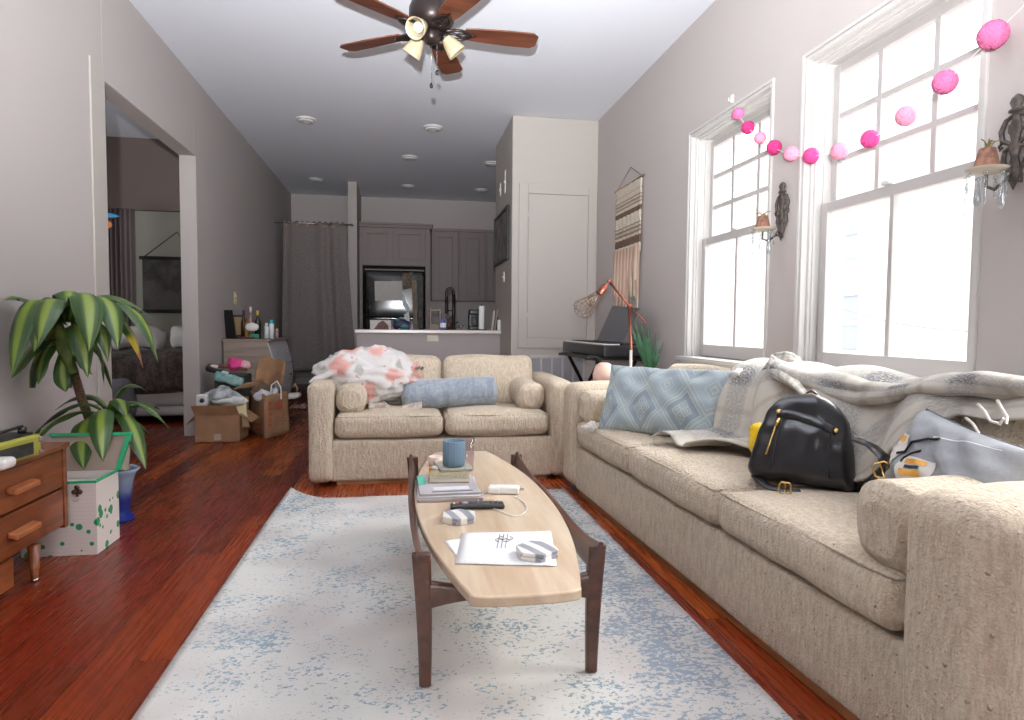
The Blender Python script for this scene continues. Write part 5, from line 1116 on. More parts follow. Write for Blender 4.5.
# pile behind the box: dark bin with packets
mb_ = M('dark_bin', (64, 66, 66), .7); p = ony(212, 385, 6.55)
b = MB(); b.prism([(-.13, -.13), (.13, -.13), (.15, .13), (-.15, .13)], 0, .56, Matrix.Translation((-1.60, 6.60, 0))); tag(build('waste_bin', b, mb_, bev=.01), 'dark grey bin crammed with packets behind the cardboard box', 'bin')
def packet(lab, x, y, Y, size, rot, mat, cat='packet', name='packet'):
    p = ony(x, y, Y); b = MB(); b.soft(size, min(size)*.4, M_=Matrix.Translation(p) @ Matrix.Rotation(rot, 4, 'Y'), n=6, fn=lambda q: q+Vector((0, 0, .01*nz(q, 12, 2)))); return tag(build(name, b, mat), lab, cat)
m_teal = M('teal_print_packet', (176, 204, 200), .4, vscale=16, c2=(86, 150, 150), var=.3)
packet('pale teal printed packet sticking out of the dark bin', 229, 379, 6.42, (.26, .06, .09), .3, m_teal)
packet('black packet with a white end lying across the bin', 219, 372, 6.45, (.24, .07, .05), .38, M('black_packet', (40, 38, 40), .5))
packet('white folded card at the left edge of the bin', 214, 367, 6.47, (.06, .05, .03), .3, m_paper, 'card', 'folded_card')
packet('small white ticket on the black packet', 225, 373, 6.40, (.06, .02, .022), .35, m_paper, 'card', 'folded_card')
packet('reddish brown folded paper behind the bin', 228, 367, 6.62, (.36, .08, .03), .12, M('red_brown_paper', (124, 78, 64), .8), 'paper', 'folded_paper')
b = MB(); q = ony(262, 380, 6.55); b.surf(14, 14, lambda u, v: Vector((-1.40+.27*u+.03*v, 6.60+.06*math.sin(u*4)+.03*v, .46+.27*v*(1-.3*abs(u-.4))+.05*nz((u*3, v*3, 0), 1))))
tag(build('crumpled_paper_bag', b, m_kraft, solid=.006), 'torn crumpled brown paper bag standing between the bin and the shopping bag', 'paper bag')
b = MB()
for k in range(6): b.tube([ony(235+k*2, 389-k, 6.4), ony(247+k, 385+math.sin(k)*2, 6.36), ony(263-k, 380+k*1.5, 6.34)], .011, 6)
tag(build('paper_twist', b, m_kraft), 'twisted strips of brown packing paper between the two boxes of clutter', 'paper')
crumple('pink_gift_bow', 'bright pink gift bow on top of the clutter by the chest', 'bow', ony(235, 364, 6.62), .075, (1, .8, .8), M('hot_pink', (236, 70, 150), .5), .35, 9, 5)
crumple('pale_pink_bow', 'pale pink tissue bow beside the bright pink one', 'bow', ony(244, 365, 6.62), .06, (1, .8, .7), M('pale_pink', (236, 184, 190), .6), .3, 11, 5)
# shopping bag
A_, B2, C_ = onz(248, 434), onz(266, 438.5), onz(289, 432.5)
A_ = onz(250, 433)
sbag = thing('paper_shopping_bag', 'brown paper shopping bag with faded red print in front of the grey chest', 'bag', (-1.25, 6.35, 0))
f0, f1 = onz(266, 438.5), onz(289, 432.5); bk0 = onz(249, 430.5); hB = .395
def sb_pt(base, z): return Vector((base.x, base.y, z))
bk1 = f1+(bk0-f0)
base = [f0, f1, bk1, bk0]; cen = sum(base, Vector())/4
b = MB(); rows = []
for k in range(9):
    f = k/8; z = hB*f; row = []
    for i in range(4):
        for j in range(6):
            p = base[i].lerp(base[(i+1) % 4], j/6); p = cen+(p-cen)*(1-.03*f); 
            if i in (1, 3): p = p+(cen-p)*(.25*f*math.sin(PI*j/6))*(.9)
            q = p+Vector((.010*nz((p.x*9, p.y*9, z*9), 1), .010*nz((p.x*9, p.y*9, z*9), 1, 4), z+.012*nz((p.x*12, p.y*12, 0), 1)*f)); row.append(q)
    rows.append(row)
n_ = 24; b.add([v for r_ in rows for v in r_], [(i*n_+j, i*n_+(j+1) % n_, (i+1)*n_+(j+1) % n_, (i+1)*n_+j) for i in range(8) for j in range(n_)]+[tuple(range(n_-1, -1, -1))]); build('body', b, m_kraft, sbag, world=True, solid=.003)
m_redp = M('faded_red_print', (190, 92, 62), .8, var=.1)
def onbag(i, s, z): p = base[i].lerp(base[(i+1) % 4], s); o_ = (p-cen); o_.z = 0; return Vector((p.x, p.y, z))+o_*(.03-.03*z/hB)*1+o_.normalized()*.012
def glyph(i, s0, s1, z0, z1, mat=m_redp): b = MB(); b.add([onbag(i, s0, z0), onbag(i, s1, z0), onbag(i, s1, z1), onbag(i, s0, z1)], [(0, 1, 2, 3)], smooth=False); build('printed_letter', b, mat, sbag, world=True, solid=.002)
for k in range(5): glyph(0, .12+.02*(k % 2), .24-.02*(k % 2), .10+.05*k, .13+.05*k)
for k in range(3): glyph(0, .42+.1*k, .49+.1*k, .25, .32)
for s, z in ((.62, .12), (.68, .15), (.74, .12), (.66, .09), (.70, .18)): glyph(0, s, s+.05, z, z+.02, M('grey_print', (120, 96, 84), .8) if 'grey_print' not in bpy.data.materials else bpy.data.materials['grey_print'])
for z0 in (.05, .09): glyph(3, .35, .75, z0, z0+.025)
b = MB(); tc = ony(276, 390, 6.33); b.tube([ony(270, 399, 6.38), ony(271.5, 385, 6.36), ony(277, 381, 6.36), ony(281, 388, 6.36), ony(281, 399, 6.38)], .007, 6); build('handle', b, m_paper, sbag, world=True)
crumple('tissue_paper', 'ball of white tissue paper in the mouth of the shopping bag', 'tissue', ony(263, 396, 6.42), .075, (1, .8, .8), M('white_tissue', (222, 222, 230), .8), .35, 2, 4)
crumple('tissue_paper', 'small white tissue curl at the right of the shopping bag mouth', 'tissue', ony(275, 393, 6.45), .045, (.7, .7, 1.2), bpy.data.materials['white_tissue'], .3, 6, 4)
packet('white flat package on the floor beyond the shopping bag', 292, 396, 7.0, (.16, .2, .045), -.1, m_paper, 'package', 'white_package')
b = MB(); p = onz(287, 410); b.soft((.15, .2, .12), .02, (p.x+.0, 7.02, .061+.10)); tag(build('dark_tote', b, M('dark_cloth', (40, 36, 38), .9)), 'dark cloth bundle at the foot of the grey chest of drawers', 'bundle')
bpy.data.objects['dark_tote'].location.z = -.10
b = MB(); p = onz(299, 408); b.surf(10, 8, lambda u, v: Vector((p.x-.09+.2*u, p.y-.1+.25*v-.1*u, .012+.05*math.sin(PI*v)*(.4+.6*math.sin(u*5+1)**2)))); tag(build('floral_rag', b, M('pink_floral_rag', (214, 176, 168), .9, vscale=40, c2=(120, 90, 80)), solid=.008), 'small pink patterned rag lying on the floor behind the loveseat', 'cloth')
b = MB(); b.tube([ony(293, 387, 7.3), ony(295, 384, 7.3), ony(297.5, 388, 7.3), ony(295, 396, 7.2), onz(293, 405, .013), onz(290, 408, .013)], .012, 7); tag(build('cream_strap', b, M('cream_strap_cloth', (190, 160, 124), .9)), 'short looped tan strap sticking out beside the grey chest', 'strap')

# grey bombe chest of drawers
m_chest = M('grey_washed_paint', (200, 202, 206), .6, var=.12, vscale=30, stretch=(1, 1, 6)); m_chestt = wood('grey_washed_wood', (158, 142, 130), (128, 114, 104), 'X', 8, .5)
ch = thing('chest_of_drawers', 'grey washed chest of drawers with a bowed front against the left wall', 'chest of drawers', (-1.6, 7.75, 0))
CY0, CY1, CXF = 7.2, 8.30, -1.385
def xf(z): return CXF-.005+.085*math.sin(PI*min(1, max(0, (z-.04)/.82)))**.9
zs_ = [.05+.81*k/14 for k in range(15)]
b = MB(); prof_ = [(-1.83, .05)]+[(xf(z)-.012, z) for z in zs_]+[(-1.83, .86)]
b.prism(prof_, 0, .018, Matrix(((1, 0, 0, 0), (0, 0, 1, CY0), (0, 1, 0, 0), (0, 0, 0, 1)))); b.prism(prof_, CY1-CY0-.018, CY1-CY0, Matrix(((1, 0, 0, 0), (0, 0, 1, CY0), (0, 1, 0, 0), (0, 0, 0, 1))))
b.box((-1.83, CY0+.018, .05), (-1.42, CY1-.018, .86)); bmesh.ops.recalc_face_normals(b.bm, faces=b.bm.faces); build('body', b, m_chestt, ch, world=True)
b = MB(); b.box((-1.845, CY0-.02, .86), (CXF+.03, CY1+.02, .885)); build('top', b, m_chestt, ch, world=True, bev=.004)
for k in range(3):
    za, zb_ = .06+.268*k, .06+.268*k+.258
    zq = [za+(zb_-za)*u/8 for u in range(9)]; b = MB(); b.prism([(-1.45, za)]+[(xf(z), z) for z in zq]+[(-1.45, zb_)], .003, CY1-CY0-.003, Matrix(((1, 0, 0, 0), (0, 0, 1, CY0), (0, 1, 0, 0), (0, 0, 0, 1)))); bmesh.ops.recalc_face_normals(b.bm, faces=b.bm.faces)
    d = build('drawer', b, m_chest, ch, world=True)
    for yy in (7.5, 8.0): zc_ = (za+zb_)/2; b = MB(); b.ball((xf(zc_)+.02, yy, zc_), .016, 8); build('knob', b, m_silver, d, world=True)
b = MB(); b.box((-1.82, CY0+.02, 0), (-1.43, CY1-.02, .05)); build('plinth', b, m_chestt, ch, world=True)
TC = .886
# letterboard, frame, bottles
t = thing('letter_board', 'black letter board with white letters leaning on the wall atop the grey chest', 'letter board', (-1.8, 7.2, TC)); qa, qb, qc, qd = (ony(226, 337.5, 7.28), ony(236, 337, 7.22), ony(231.5, 310, 7.24), ony(223.5, 310, 7.34))
for q in (qa, qb): q.z = TC+.002
b = MB(); vs = [qa, qb, qc, qd]; n_ = (qb-qa).cross(qd-qa).normalized()*-.015; b.add(vs+[v+n_ for v in vs], [(0, 1, 2, 3), (7, 6, 5, 4), (0, 4, 5, 1), (1, 5, 6, 2), (2, 6, 7, 3), (3, 7, 4, 0)], smooth=False); build('board', b, m_black, t, world=True, bev=.002)
for r_ in range(4):
    for k in range(3):
        u0, v0 = .28+.2*k, .26+.17*r_; f = lambda u, v: (qa*(1-u)+qb*u)*(1-v)+(qd*(1-u)+qc*u)*v-n_*.08
        b = MB(); b.add([f(u0, v0), f(u0+.13, v0), f(u0+.13, v0+.06), f(u0, v0+.06)], [(0, 1, 2, 3)], smooth=False); build('letter', b, m_paper, t, world=True, solid=.001)
def bottle(lab, px, pyt, Y, r, c_, shape='bottle', capc=None, name='bottle', rough=.25):
    top_ = ony(px, pyt, Y); H_ = top_.z-TC; nm = lab.split()[0]+'_'+lab.split()[1]+'_glaze'
    t = thing(name, lab, 'bottle', (top_.x, Y, TC+.001), group='toiletries and bottles on the grey chest'); b = MB()
    if shape == 'bottle': b.lathe([(0, 0), (r, 0), (r, H_*.55), (r*.4, H_*.75), (r*.38, H_*.9), (0, H_*.9)], n=20)
    else: b.lathe([(0, 0), (r, 0), (r, H_*.78), (r*.7, H_*.82), (0, H_*.82)], n=20)
    build('body', b, M(nm, c_, rough), t); b = MB(); rr = r*.45 if shape == 'bottle' else r*.8; b.lathe([(0, H_*.82), (rr, H_*.82), (rr, H_), (0, H_)], n=16); build('cap', b, M(nm+'_cap', capc or c_, .4), t)
bottle('dark amber bottle beside the letter board on the grey chest', 243.5, 310, 7.42, .028, (60, 36, 30), capc=(70, 40, 60))
bottle('clear rose bottle in the middle of the grey chest top', 250.5, 307, 7.5, .03, (150, 110, 104), capc=(226, 206, 200))
bottle('green wine bottle with gold foil top on the grey chest', 257.5, 311, 7.45, .034, (30, 40, 28), capc=(196, 160, 60))
bottle('short white tube on the right half of the chest top', 266.5, 323, 7.4, .024, (216, 222, 224), 'tube')
bottle('white spray can with turquoise cap on the chest', 271.5, 320, 7.4, .026, (224, 230, 230), 'tube', (40, 170, 180))
bottle('small mauve bottle at the right end of the chest top', 277, 329, 7.35, .018, (150, 120, 126), 'tube', (226, 210, 160))
bottle('slim ochre bottle between the framed print and the green bottle', 246.5, 318, 7.36, .02, (150, 120, 60), capc=(120, 90, 50))
b = MB(); p = ony(252, 327, 7.33); b.ball(p, .055, 14, sc=(1.25, .5, .85)); tag(build('white_soap_dish', b, m_white), 'white oval printed label jar in front of the green bottle', 'jar')
b = MB(); p = ony(254, 334, 7.3); b.soft((.10, .06, .05), .012, (p.x, 7.3, TC+.027)); tag(build('green_pouch', b, M('sea_green', (40, 130, 104), .6)), 'small sea green pouch in front of the bottles on the chest', 'pouch')
b = MB(); p = ony(246, 336, 7.3); b.soft((.20, .12, .02), .004, (p.x, 7.31, TC+.011)); tag(build('maroon_tray', b, M('maroon_lacquer', (84, 30, 40), .4)), 'flat maroon tray under the bottles on the chest', 'tray')
t = thing('small_framed_print', 'small dark framed tan print leaning behind the letter board', 'picture', ony(240, 337, 7.5)); a0, a1, a2, a3 = ony(234, 337, 7.5), ony(243, 337, 7.5), ony(243, 315, 7.55), ony(232.5, 315, 7.55)
b = MB(); b.add([a0, a1, a2, a3]+[v+Vector((0, .012, 0)) for v in (a0, a1, a2, a3)], [(0, 1, 2, 3), (7, 6, 5, 4), (0, 4, 5, 1), (1, 5, 6, 2), (2, 6, 7, 3), (3, 7, 4, 0)], smooth=False); build('frame', b, m_black, t, world=True)
cc = (a0+a1+a2+a3)/4; b = MB(); b.add([cc+(v-cc)*.82+Vector((0, -.002, 0)) for v in (a0, a1, a2, a3)], [(0, 1, 2, 3)], smooth=False); build('print', b, M('tan_print', (150, 124, 86), .7), t, world=True)

# ------------------------------------------------------------------ bedroom beyond the doorway
wh = thing('bedroom_wall_hanging', 'dark map-like wall hanging on a cord above the bed in the next room', 'wall hanging', ony(165, 285, 8.6))
BY = 8.66; a, c_ = ony(142, 257, BY), ony(200, 311, BY)
b = MB(); b.box((a.x, BY, c_.z), (c_.x, BY+.012, a.z)); build('print', b, M('dark_map_print', (62, 58, 58), .9, vscale=5, c2=(96, 90, 88), var=.3), wh, world=True)
for z in (a.z, c_.z): b = MB(); b.box((a.x-.03, BY-.012, z-.03), (c_.x+.03, BY+.02, z+.012)); build('batten', b, m_dark, wh, world=True)
b = MB(); b.tube([(a.x+.02, BY, a.z), ony(177, 232, BY), (c_.x-.02, BY, a.z)], .006, 5); build('cord', b, m_dark, wh, world=True)
bd = thing('bed', 'bed with rumpled dark brown covers glimpsed through the doorway', 'bed', (-2.9, 7.9, 0))
b = MB(); b.soft((1.5, 1.3, .28), .06, (-2.85, 7.95, .30), n=10); build('mattress', b, M('pale_sheet', (176, 172, 170), .9), bd, world=True)
b = MB(); b.soft((1.2, 1.0, .42), .12, (-2.70, 7.72, .52), n=16, fn=lambda q: q+Vector((.03*nz(q, 4), .04*nz(q, 4, 2), .06*nz(q, 3, 5)))); build('bed_cover', b, fabric('dark_brown_cover', (92, 80, 76), (62, 54, 52), 40, .6, .01, nub=False), bd, world=True)
b = MB(); b.soft((1.4, .9, .1), .04, (-2.82, 7.72, .12), n=10, fn=lambda q: q+Vector((0, .03*nz(q, 5), 0))); build('valance', b, M('white_valance', (190, 186, 184), .9), bd, world=True)
for k, (x, lab) in enumerate(((-3.05, 'pale pillow heaped at the left of the bed in the next room'), (-2.42, 'pale pillow heaped at the right of the bed in the next room'))):
    b = MB(); b.soft((.6, .3, .26), .11, (x, 8.35+.0, .87), n=10, fn=lambda q, k=k: q+Vector((.05*nz(q, 5, k), .05*nz(q, 6, k+2), .08*nz(q, 5, k+4)))); tag(build('bed_pillow', b, M('bed_pillow_cotton_%d' % k, (206, 200, 196), .9)), lab, 'pillow')
b = MB(); b.soft((.55, .5, .45), .12, (-2.98, 7.35, .235+.12), n=10, fn=lambda q: q+Vector((.03*nz(q, 5, 1), .03*nz(q, 5, 2), .05*nz(q, 4, 4)))); b.bm.transform(Matrix.Translation((0, 0, -.10))); tag(build('floor_pouffe', b, M('grey_pouffe_cloth', (104, 102, 108), .9)), 'slumped grey pouffe in front of the bed in the next room', 'pouffe')
b = MB(); b.surf(10, 40, lambda u, v: Vector((ony(103, 222, 8.3).x+.0+.33*v, 8.3+.025*math.sin(v*40), 2.38-2.3*u))); tag(build('bedroom_curtain', b, M('mauve_grey_curtain', (124, 112, 112), .9), solid=.005), 'grey curtain at the left side of the bedroom wall seen through the doorway', 'curtain')
t = thing('pendant_lamp', 'small hanging lamp with a glowing blue disc shade in the next room', 'lamp', ony(108, 215, 7.2)); p = ony(108, 215.5, 7.2)
b = MB(); b.lathe([(0, .02), (.06, .015), (.10, 0), (.06, -.012), (0, -.012)], p, 28); build('shade', b, emis('blue_glow', (70, 150, 200), .55), t, world=True)
b = MB(); b.ball(p+Vector((0, 0, -.09)), .035, 10); build('bulb', b, emis('amber_glow', (220, 130, 70), .4), t, world=True); b = MB(); b.cyl(p, (p.x, p.y, ZC), .004, 6); build('cord', b, m_dark, t, world=True)
area('bedroom_fill', (-5.6, 6.2, 1.6), (0, -PI/2, 0), 1.2, 1.2, 40, (.95, .97, 1))  # added unseen fill lamp that brightens the bedroom, no window behind it

# ------------------------------------------------------------------ keyboard, stand, sheet rest
kb = thing('digital_piano', 'black digital piano with its keys towards the room, by the right wall', 'keyboard', (1.80, 5.65, .80))
KX0, KX1, KY0, KY1, KZ = 1.60, 1.93, 4.98, 6.30, .80
b = MB(); b.soft((KX1-KX0, KY1-KY0, .10), .015, ((KX0+KX1)/2, (KY0+KY1)/2, KZ+.05)); build('body', b, m_black, kb, world=True)
b = MB(); b.box((KX0+.012, KY0+.06, KZ+.094), (KX0+.16, KY1-.06, KZ+.108)); build('white_keys', b, m_white, kb, world=True, bev=.002)
b = MB()
for k in range(36):
    if k % 7 in (2, 6): continue
    y = KY0+.08+k*.0325; b.box((KX0+.07, y, KZ+.108), (KX0+.158, y+.014, KZ+.117))
build('black_keys', b, m_black, kb, world=True, bev=.001)
b = MB(); b.soft((.12, KY1-KY0-.1, .02), .006, (KX1-.09, (KY0+KY1)/2, KZ+.106)); build('control_panel', b, M('panel_black', (34, 34, 36), .3), kb, world=True)
st = thing('keyboard_stand', 'black metal X-frame stand under the digital piano', 'stand', (1.78, 5.65, 0))
for y in (5.15, 6.05):
    for s in (-1, 1):
        b = MB(); b.cyl((1.77-s*.22, y+.012*s, .03), (1.77+s*.17, y+.012*s, .765), .016); build('leg', b, m_dark, st, world=True)
for x in (1.58, 1.95): b = MB(); b.box((x-.02, 5.0, .768), (x+.02, 6.2, .798)); build('support_arm', b, m_dark, st, world=True, bev=.003)
for y in (5.15, 6.05): b = MB(); b.box((1.50, y-.018, .770), (2.0, y+.018, .796)); build('crossbar', b, m_dark, st, world=True, bev=.003)
for x in (1.55, 1.98): b = MB(); b.box((x-.02, 5.05, .008), (x+.02, 6.15, .035)); build('foot', b, m_dark, st, world=True, bev=.003)
lp = thing('sheet_music_rest', 'dark slanted music rest standing on the digital piano', 'music stand', (1.85, 5.5, .9)); r0, r1, r2, r3 = ony(608, 344, 5.35), ony(633, 345, 5.15), ony(644, 310, 5.30), ony(618, 308, 5.5)
r0 = Vector((1.80, 5.78, .908)); r1 = Vector((1.80, 5.10, .908)); r3 = Vector((1.95, 5.78, 1.24)); r2 = Vector((1.95, 5.10, 1.20))
b = MB(); n_ = (r1-r0).cross(r3-r0).normalized()*.012; vs = [r0, r1, r2, r3]; b.add(vs+[v+n_ for v in vs], [(0, 1, 2, 3), (7, 6, 5, 4), (0, 4, 5, 1), (1, 5, 6, 2), (2, 6, 7, 3), (3, 7, 4, 0)], smooth=False); bmesh.ops.recalc_face_normals(b.bm, faces=b.bm.faces); build('panel', b, M('charcoal_panel', (78, 78, 84), .4), lp, world=True, bev=.003)
b = MB(); b.box((1.77, 5.08, .909), (1.80, 5.80, .925)); build('ledge', b, m_black, lp, world=True)
b = MB(); b.surf(4, 4, lambda u, v: r0.lerp(r1, .55+.4*u)*(1-(.12+.75*v))+r3.lerp(r2, .55+.4*u)*(.12+.75*v)+Vector((-.006, 0, .003))); tag(build('sheet_music', b, M('grey_sheet_music', (170, 172, 176), .7), solid=.001), 'pale sheet of music resting on the music rest of the piano', 'sheet music')

# side table with lamp and plants in the corner between the sofas
cs = thing('corner_table', 'small round white side table in the corner between the two sofas', 'side table', (1.70, 4.55, 0))
b = MB(); b.lathe([(0, .60), (.25, .60), (.255, .61), (.25, .625), (0, .625)], n=40); build('tabletop', b, m_white, cs)
b = MB(); b.lathe([(.16, 0), (.16, .015), (.02, .03), (.02, .6)], n=24); build('pedestal', b, m_white, cs)
LY = 4.50; q = ony(631, 350, LY)
dl = thing('cage_desk_lamp', 'copper pipe desk lamp with a wire cage shade, behind the long sofa', 'lamp', (q.x, LY, .626))
b = MB(); b.lathe([(0, 0), (.08, 0), (.08, .015), (.015, .02), (.012, .03), (0, .03)], n=28); build('base', b, m_white, dl)
j0 = ony(629.5, 306, LY); b = MB(); b.cyl((q.x, LY, .65), (q.x, LY, q.z), .0105); build('white_sleeve', b, m_white, dl, world=True)
b = MB(); b.cyl((q.x, LY, q.z), j0, .010); build('pole', b, m_copper, dl, world=True)
e0, e1 = ony(609, 281.5, 4.44), ony(646, 323, 4.56); b = MB(); b.cyl(e0, j0, .0085); b.cyl(j0, e1, .006); b.ball(j0, .018, 10); b.ball(e0, .016, 10); build('arm', b, m_copper, dl, world=True)
s0, s1 = ony(606, 285, 4.43), ony(599, 294, 4.42); b = MB(); b.tube([e0, s0], .007); dd = (s1-s0); b.tube([s0, s0+dd*.15, s0+dd*.3, s1], [.012, .022, .026, .028], 18); build('socket', b, m_copper, dl, world=True)
s2 = ony(579, 313, 4.38); ax = (s2-s1); Lc = ax.length; Mc = frame(s1, (1, 0, 0), ax); axn = ax.normalized(); m_cage = M('aged_copper_wire', (120, 92, 80), .4, metal=.6)
perp = axn.orthogonal().normalized(); pe2 = axn.cross(perp)
rad = [(0, .028), (.2, .036), (.45, .048), (.68, .068), (.82, .075), (.93, .066), (1.0, .04)]
for k in range(12):
    a = 2*PI*k/12; b = MB(); b.tube([s1+ax*f+(perp*math.cos(a)+pe2*math.sin(a))*r_ for f, r_ in rad], .0022, 5); build('cage_wire', b, m_cage, dl, world=True)
for f, r_ in ((.45, .048), (.82, .075), (1.0, .04)): b = MB(); b.tube([s1+ax*f+(perp*math.cos(a)+pe2*math.sin(a))*r_ for a in [2*PI*k/24 for k in range(25)]], .0022, 5); build('cage_ring', b, m_cage, dl, world=True)
b = MB(); Mb = Matrix.Translation(s1) @ axn.to_track_quat('Z', 'Y').to_matrix().to_4x4(); b.lathe([(0, 0), (.014, 0), (.016, .02), (.034, .06), (.036, .08), (.024, .105), (0, .112)], n=24, M_=Mb); build('bulb', b, glassy('bulb_glass', (226, 214, 196), .2), dl, world=True)
# snake plant
sp_o = ony(650, 372, 4.62); sn = thing('snake_plant', 'dark green aloe-like plant in a white pot under the wall hanging', 'plant', (sp_o.x, 4.62, .627))
b = MB(); b.lathe([(0, 0), (.05, 0), (.066, .11), (.06, .112), (.056, .1), (0, .1)], n=28); build('pot', b, m_white, sn)
m_sn = M('snake_leaf', (30, 68, 44), .45, vscale=30, c2=(58, 100, 66), var=.2)
for k, (tx_, ty, w_, yy) in enumerate(((634, 318, .05, 0), (641, 322, .05, -.03), (648, 325, .055, .03), (628, 316, .035, .02), (656, 330, .045, -.02), (645, 333, .05, -.04), (664, 341, .03, .03), (660, 352, .03, -.03), (638, 330, .05, .04), (651, 340, .045, .0))):
    P0 = Vector((sp_o.x+.01*(k % 3-1), 4.62, .72)); P2 = ony(tx_, ty, 4.62+yy*2); P1 = P0.lerp(P2, .5)+Vector((.02 if tx_ > 652 else -.005, yy*.5, -.02)); b = MB()
    def f(u, v, P0=P0, P1=P1, P2=P2, w_=w_):
        p = P0*(1-u)**2+P1*2*u*(1-u)+P2*u*u; a = 2*PI*v; ww = w_*.5*(1-u**3)*(.6+.4*math.sin(PI*min(1, u+.25))); return p+Vector((ww*math.cos(a), .25*ww*math.sin(a)-.15*ww*math.cos(2*a), 0))
    b.surf(14, 10, f, cv=True); build('leaf', b, m_sn, sn, world=True)
t = thing('small_cactus_pot', 'tiny pale green succulent in a white pot beside the lamp pole', 'plant', ony(612, 374, 4.40)); p = ony(612, 374, 4.40); p.z = .626
b = MB(); b.lathe([(0, 0), (.03, 0), (.04, .07), (0, .068)], p, 20); build('pot', b, m_white, t, world=True)
for k in range(7): a = k*.9; b = MB(); b.ball(p+Vector((.02*math.cos(a), .02*math.sin(a), .10)), .028, 8, sc=(.6, .5, 1.1)); build('leaf', b, M('pale_succulent', (150, 190, 170), .6) if k == 0 else bpy.data.materials['pale_succulent'], t, world=True)
p = ony(604, 374, 4.35); b = MB(); b.lathe([(0, .0), (.04, .0), (.075, .05), (.08, .09), (.06, .15), (.03, .17), (0, .172)], (p.x, 4.35, .627), 28); tag(build('blush_vase', b, M('blush_glaze', (224, 188, 172), .4)), 'rounded blush pink vase half hidden behind the patterned pillow', 'vase')
p = ony(622, 371, 4.36); b = MB(); b.lathe([(0, 0), (.03, 0), (.036, .11), (.034, .11), (.03, .01), (0, .01)], (p.x, 4.36, .627), 24); tag(build('white_tumbler', b, m_white), 'white tumbler at the foot of the copper lamp', 'tumbler')
p = ony(641, 369, 4.34); b = MB(); b.soft((.16, .10, .06), .012, (p.x+.02, 4.34, .627+.03)); b.bm.transform(Matrix.Translation((0, 0, .0))); tag(build('white_tissue_box', b, m_white), 'low white box at the right edge of the corner table', 'box')

# ------------------------------------------------------------------ woven wall hanging
mt, nt, bb = newmat('woven_yarn'); bb.inputs['Roughness'].default_value = .95
uv = N(nt, 'ShaderNodeTexCoord').outputs['UV']; sx = N(nt, 'ShaderNodeSeparateXYZ'); L(nt, uv, sx.inputs[0]); V = sx.outputs[0]
nn = noise_tex(nt, coord(nt, 'UV', (60, 14, 1)), 1.0, 3, .7); Vn = mathn(nt, 'ADD', V, mathn(nt, 'MULTIPLY', mathn(nt, 'SUBTRACT', nn, .5), .012))
cr = N(nt, 'ShaderNodeValToRGB'); cr.color_ramp.interpolation = 'CONSTANT'; L(nt, Vn, cr.inputs[0])
st_ = [(0, (206, 194, 178)), (.12, (188, 172, 152)), (.14, (206, 194, 178)), (.20, (150, 132, 116)), (.22, (200, 188, 172)), (.245, (150, 130, 114)), (.27, (196, 180, 164)), (.30, (140, 120, 104)), (.32, (206, 194, 178)), (.36, (112, 86, 72)), (.43, (212, 202, 184)), (.58, (150, 132, 116)), (.60, (196, 184, 168)), (.63, (140, 120, 106)), (.66, (190, 176, 160)), (.69, (140, 120, 104)), (.72, (202, 190, 172)), (.76, (112, 86, 72)), (.87, (212, 202, 184))]
e = cr.color_ramp.elements; e[0].color = (*lin(st_[0][1]), 1); e[1].position = st_[1][0]; e[1].color = (*lin(st_[1][1]), 1)
for p_, c_ in st_[2:]: k = e.new(p_); k.color = (*lin(c_), 1)
L(nt, cr.outputs[0], bb.inputs['Base Color']); bump(nt, bb, noise_tex(nt, coord(nt, 'UV', (70, 30, 1)), 1, 2), .8, .02); m_wov = mt
hg = thing('woven_wall_hanging', 'cream, brown and pink fringed woven wall hanging on the right wall', 'wall hanging', (XR, 5.82, 1.75))
HY0, HY1 = 5.50, 6.18; HZ1, HZ0 = 2.37, 1.72
b = MB(); b.surf(50, 24, lambda u, v: Vector((XR-.022-.006*nz((u*20, v*9, 0), 1)-.006*math.sin(v*40)*(u > .4), HY1+(HY0-HY1)*v, HZ1-(HZ1-HZ0)*u-.02*math.sin(v*PI)*0))); build('weave', b, m_wov, hg, world=True, solid=.012)
b = MB(); b.cyl((XR-.02, HY0-.04, HZ1+.005), (XR-.02, HY1+.04, HZ1+.005), .010); build('dowel', b, M('dowel_wood', (150, 112, 80), .6), hg, world=True)
b = MB(); b.tube([(XR-.02, HY0-.02, HZ1), (XR-.006, 5.83, 2.53), (XR-.02, HY1+.02, HZ1)], .004, 5); build('cord', b, M('taupe_cord', (150, 134, 126), .8), hg, world=True)
fm = [M('yarn_%s' % n_, c_, .95, bmp=.4, bscale=120) for n_, c_ in (('blush', (194, 160, 146)), ('rose', (178, 142, 128)), ('sand', (206, 188, 164)), ('moss', (132, 126, 104)), ('cream', (214, 202, 184)))]
rr = random.Random(3)
for k in range(46):
    y = HY1-(HY1-HY0)*(k+.5)/46; lay = k % 2; z0 = HZ0+.01 if not lay else HZ0+.06
    ln2 = .38+.18*rr.random() if k < 30 else .30+.25*rr.random(); mt_ = fm[3] if 30 < k < 38 and not lay else fm[(k*7+lay*3) % 3 if rr.random() > .25 else 4]
    x = XR-.028-.012*lay; sw = rr.uniform(-.02, .05)
    b = MB(); b.tube([(x, y, z0), (x-.004, y+sw*.4, z0-ln2*.5), (x, y+sw, max(1.12, z0-ln2))], [.009, .010, .006], 6); build('fringe', b, mt_, hg, world=True)

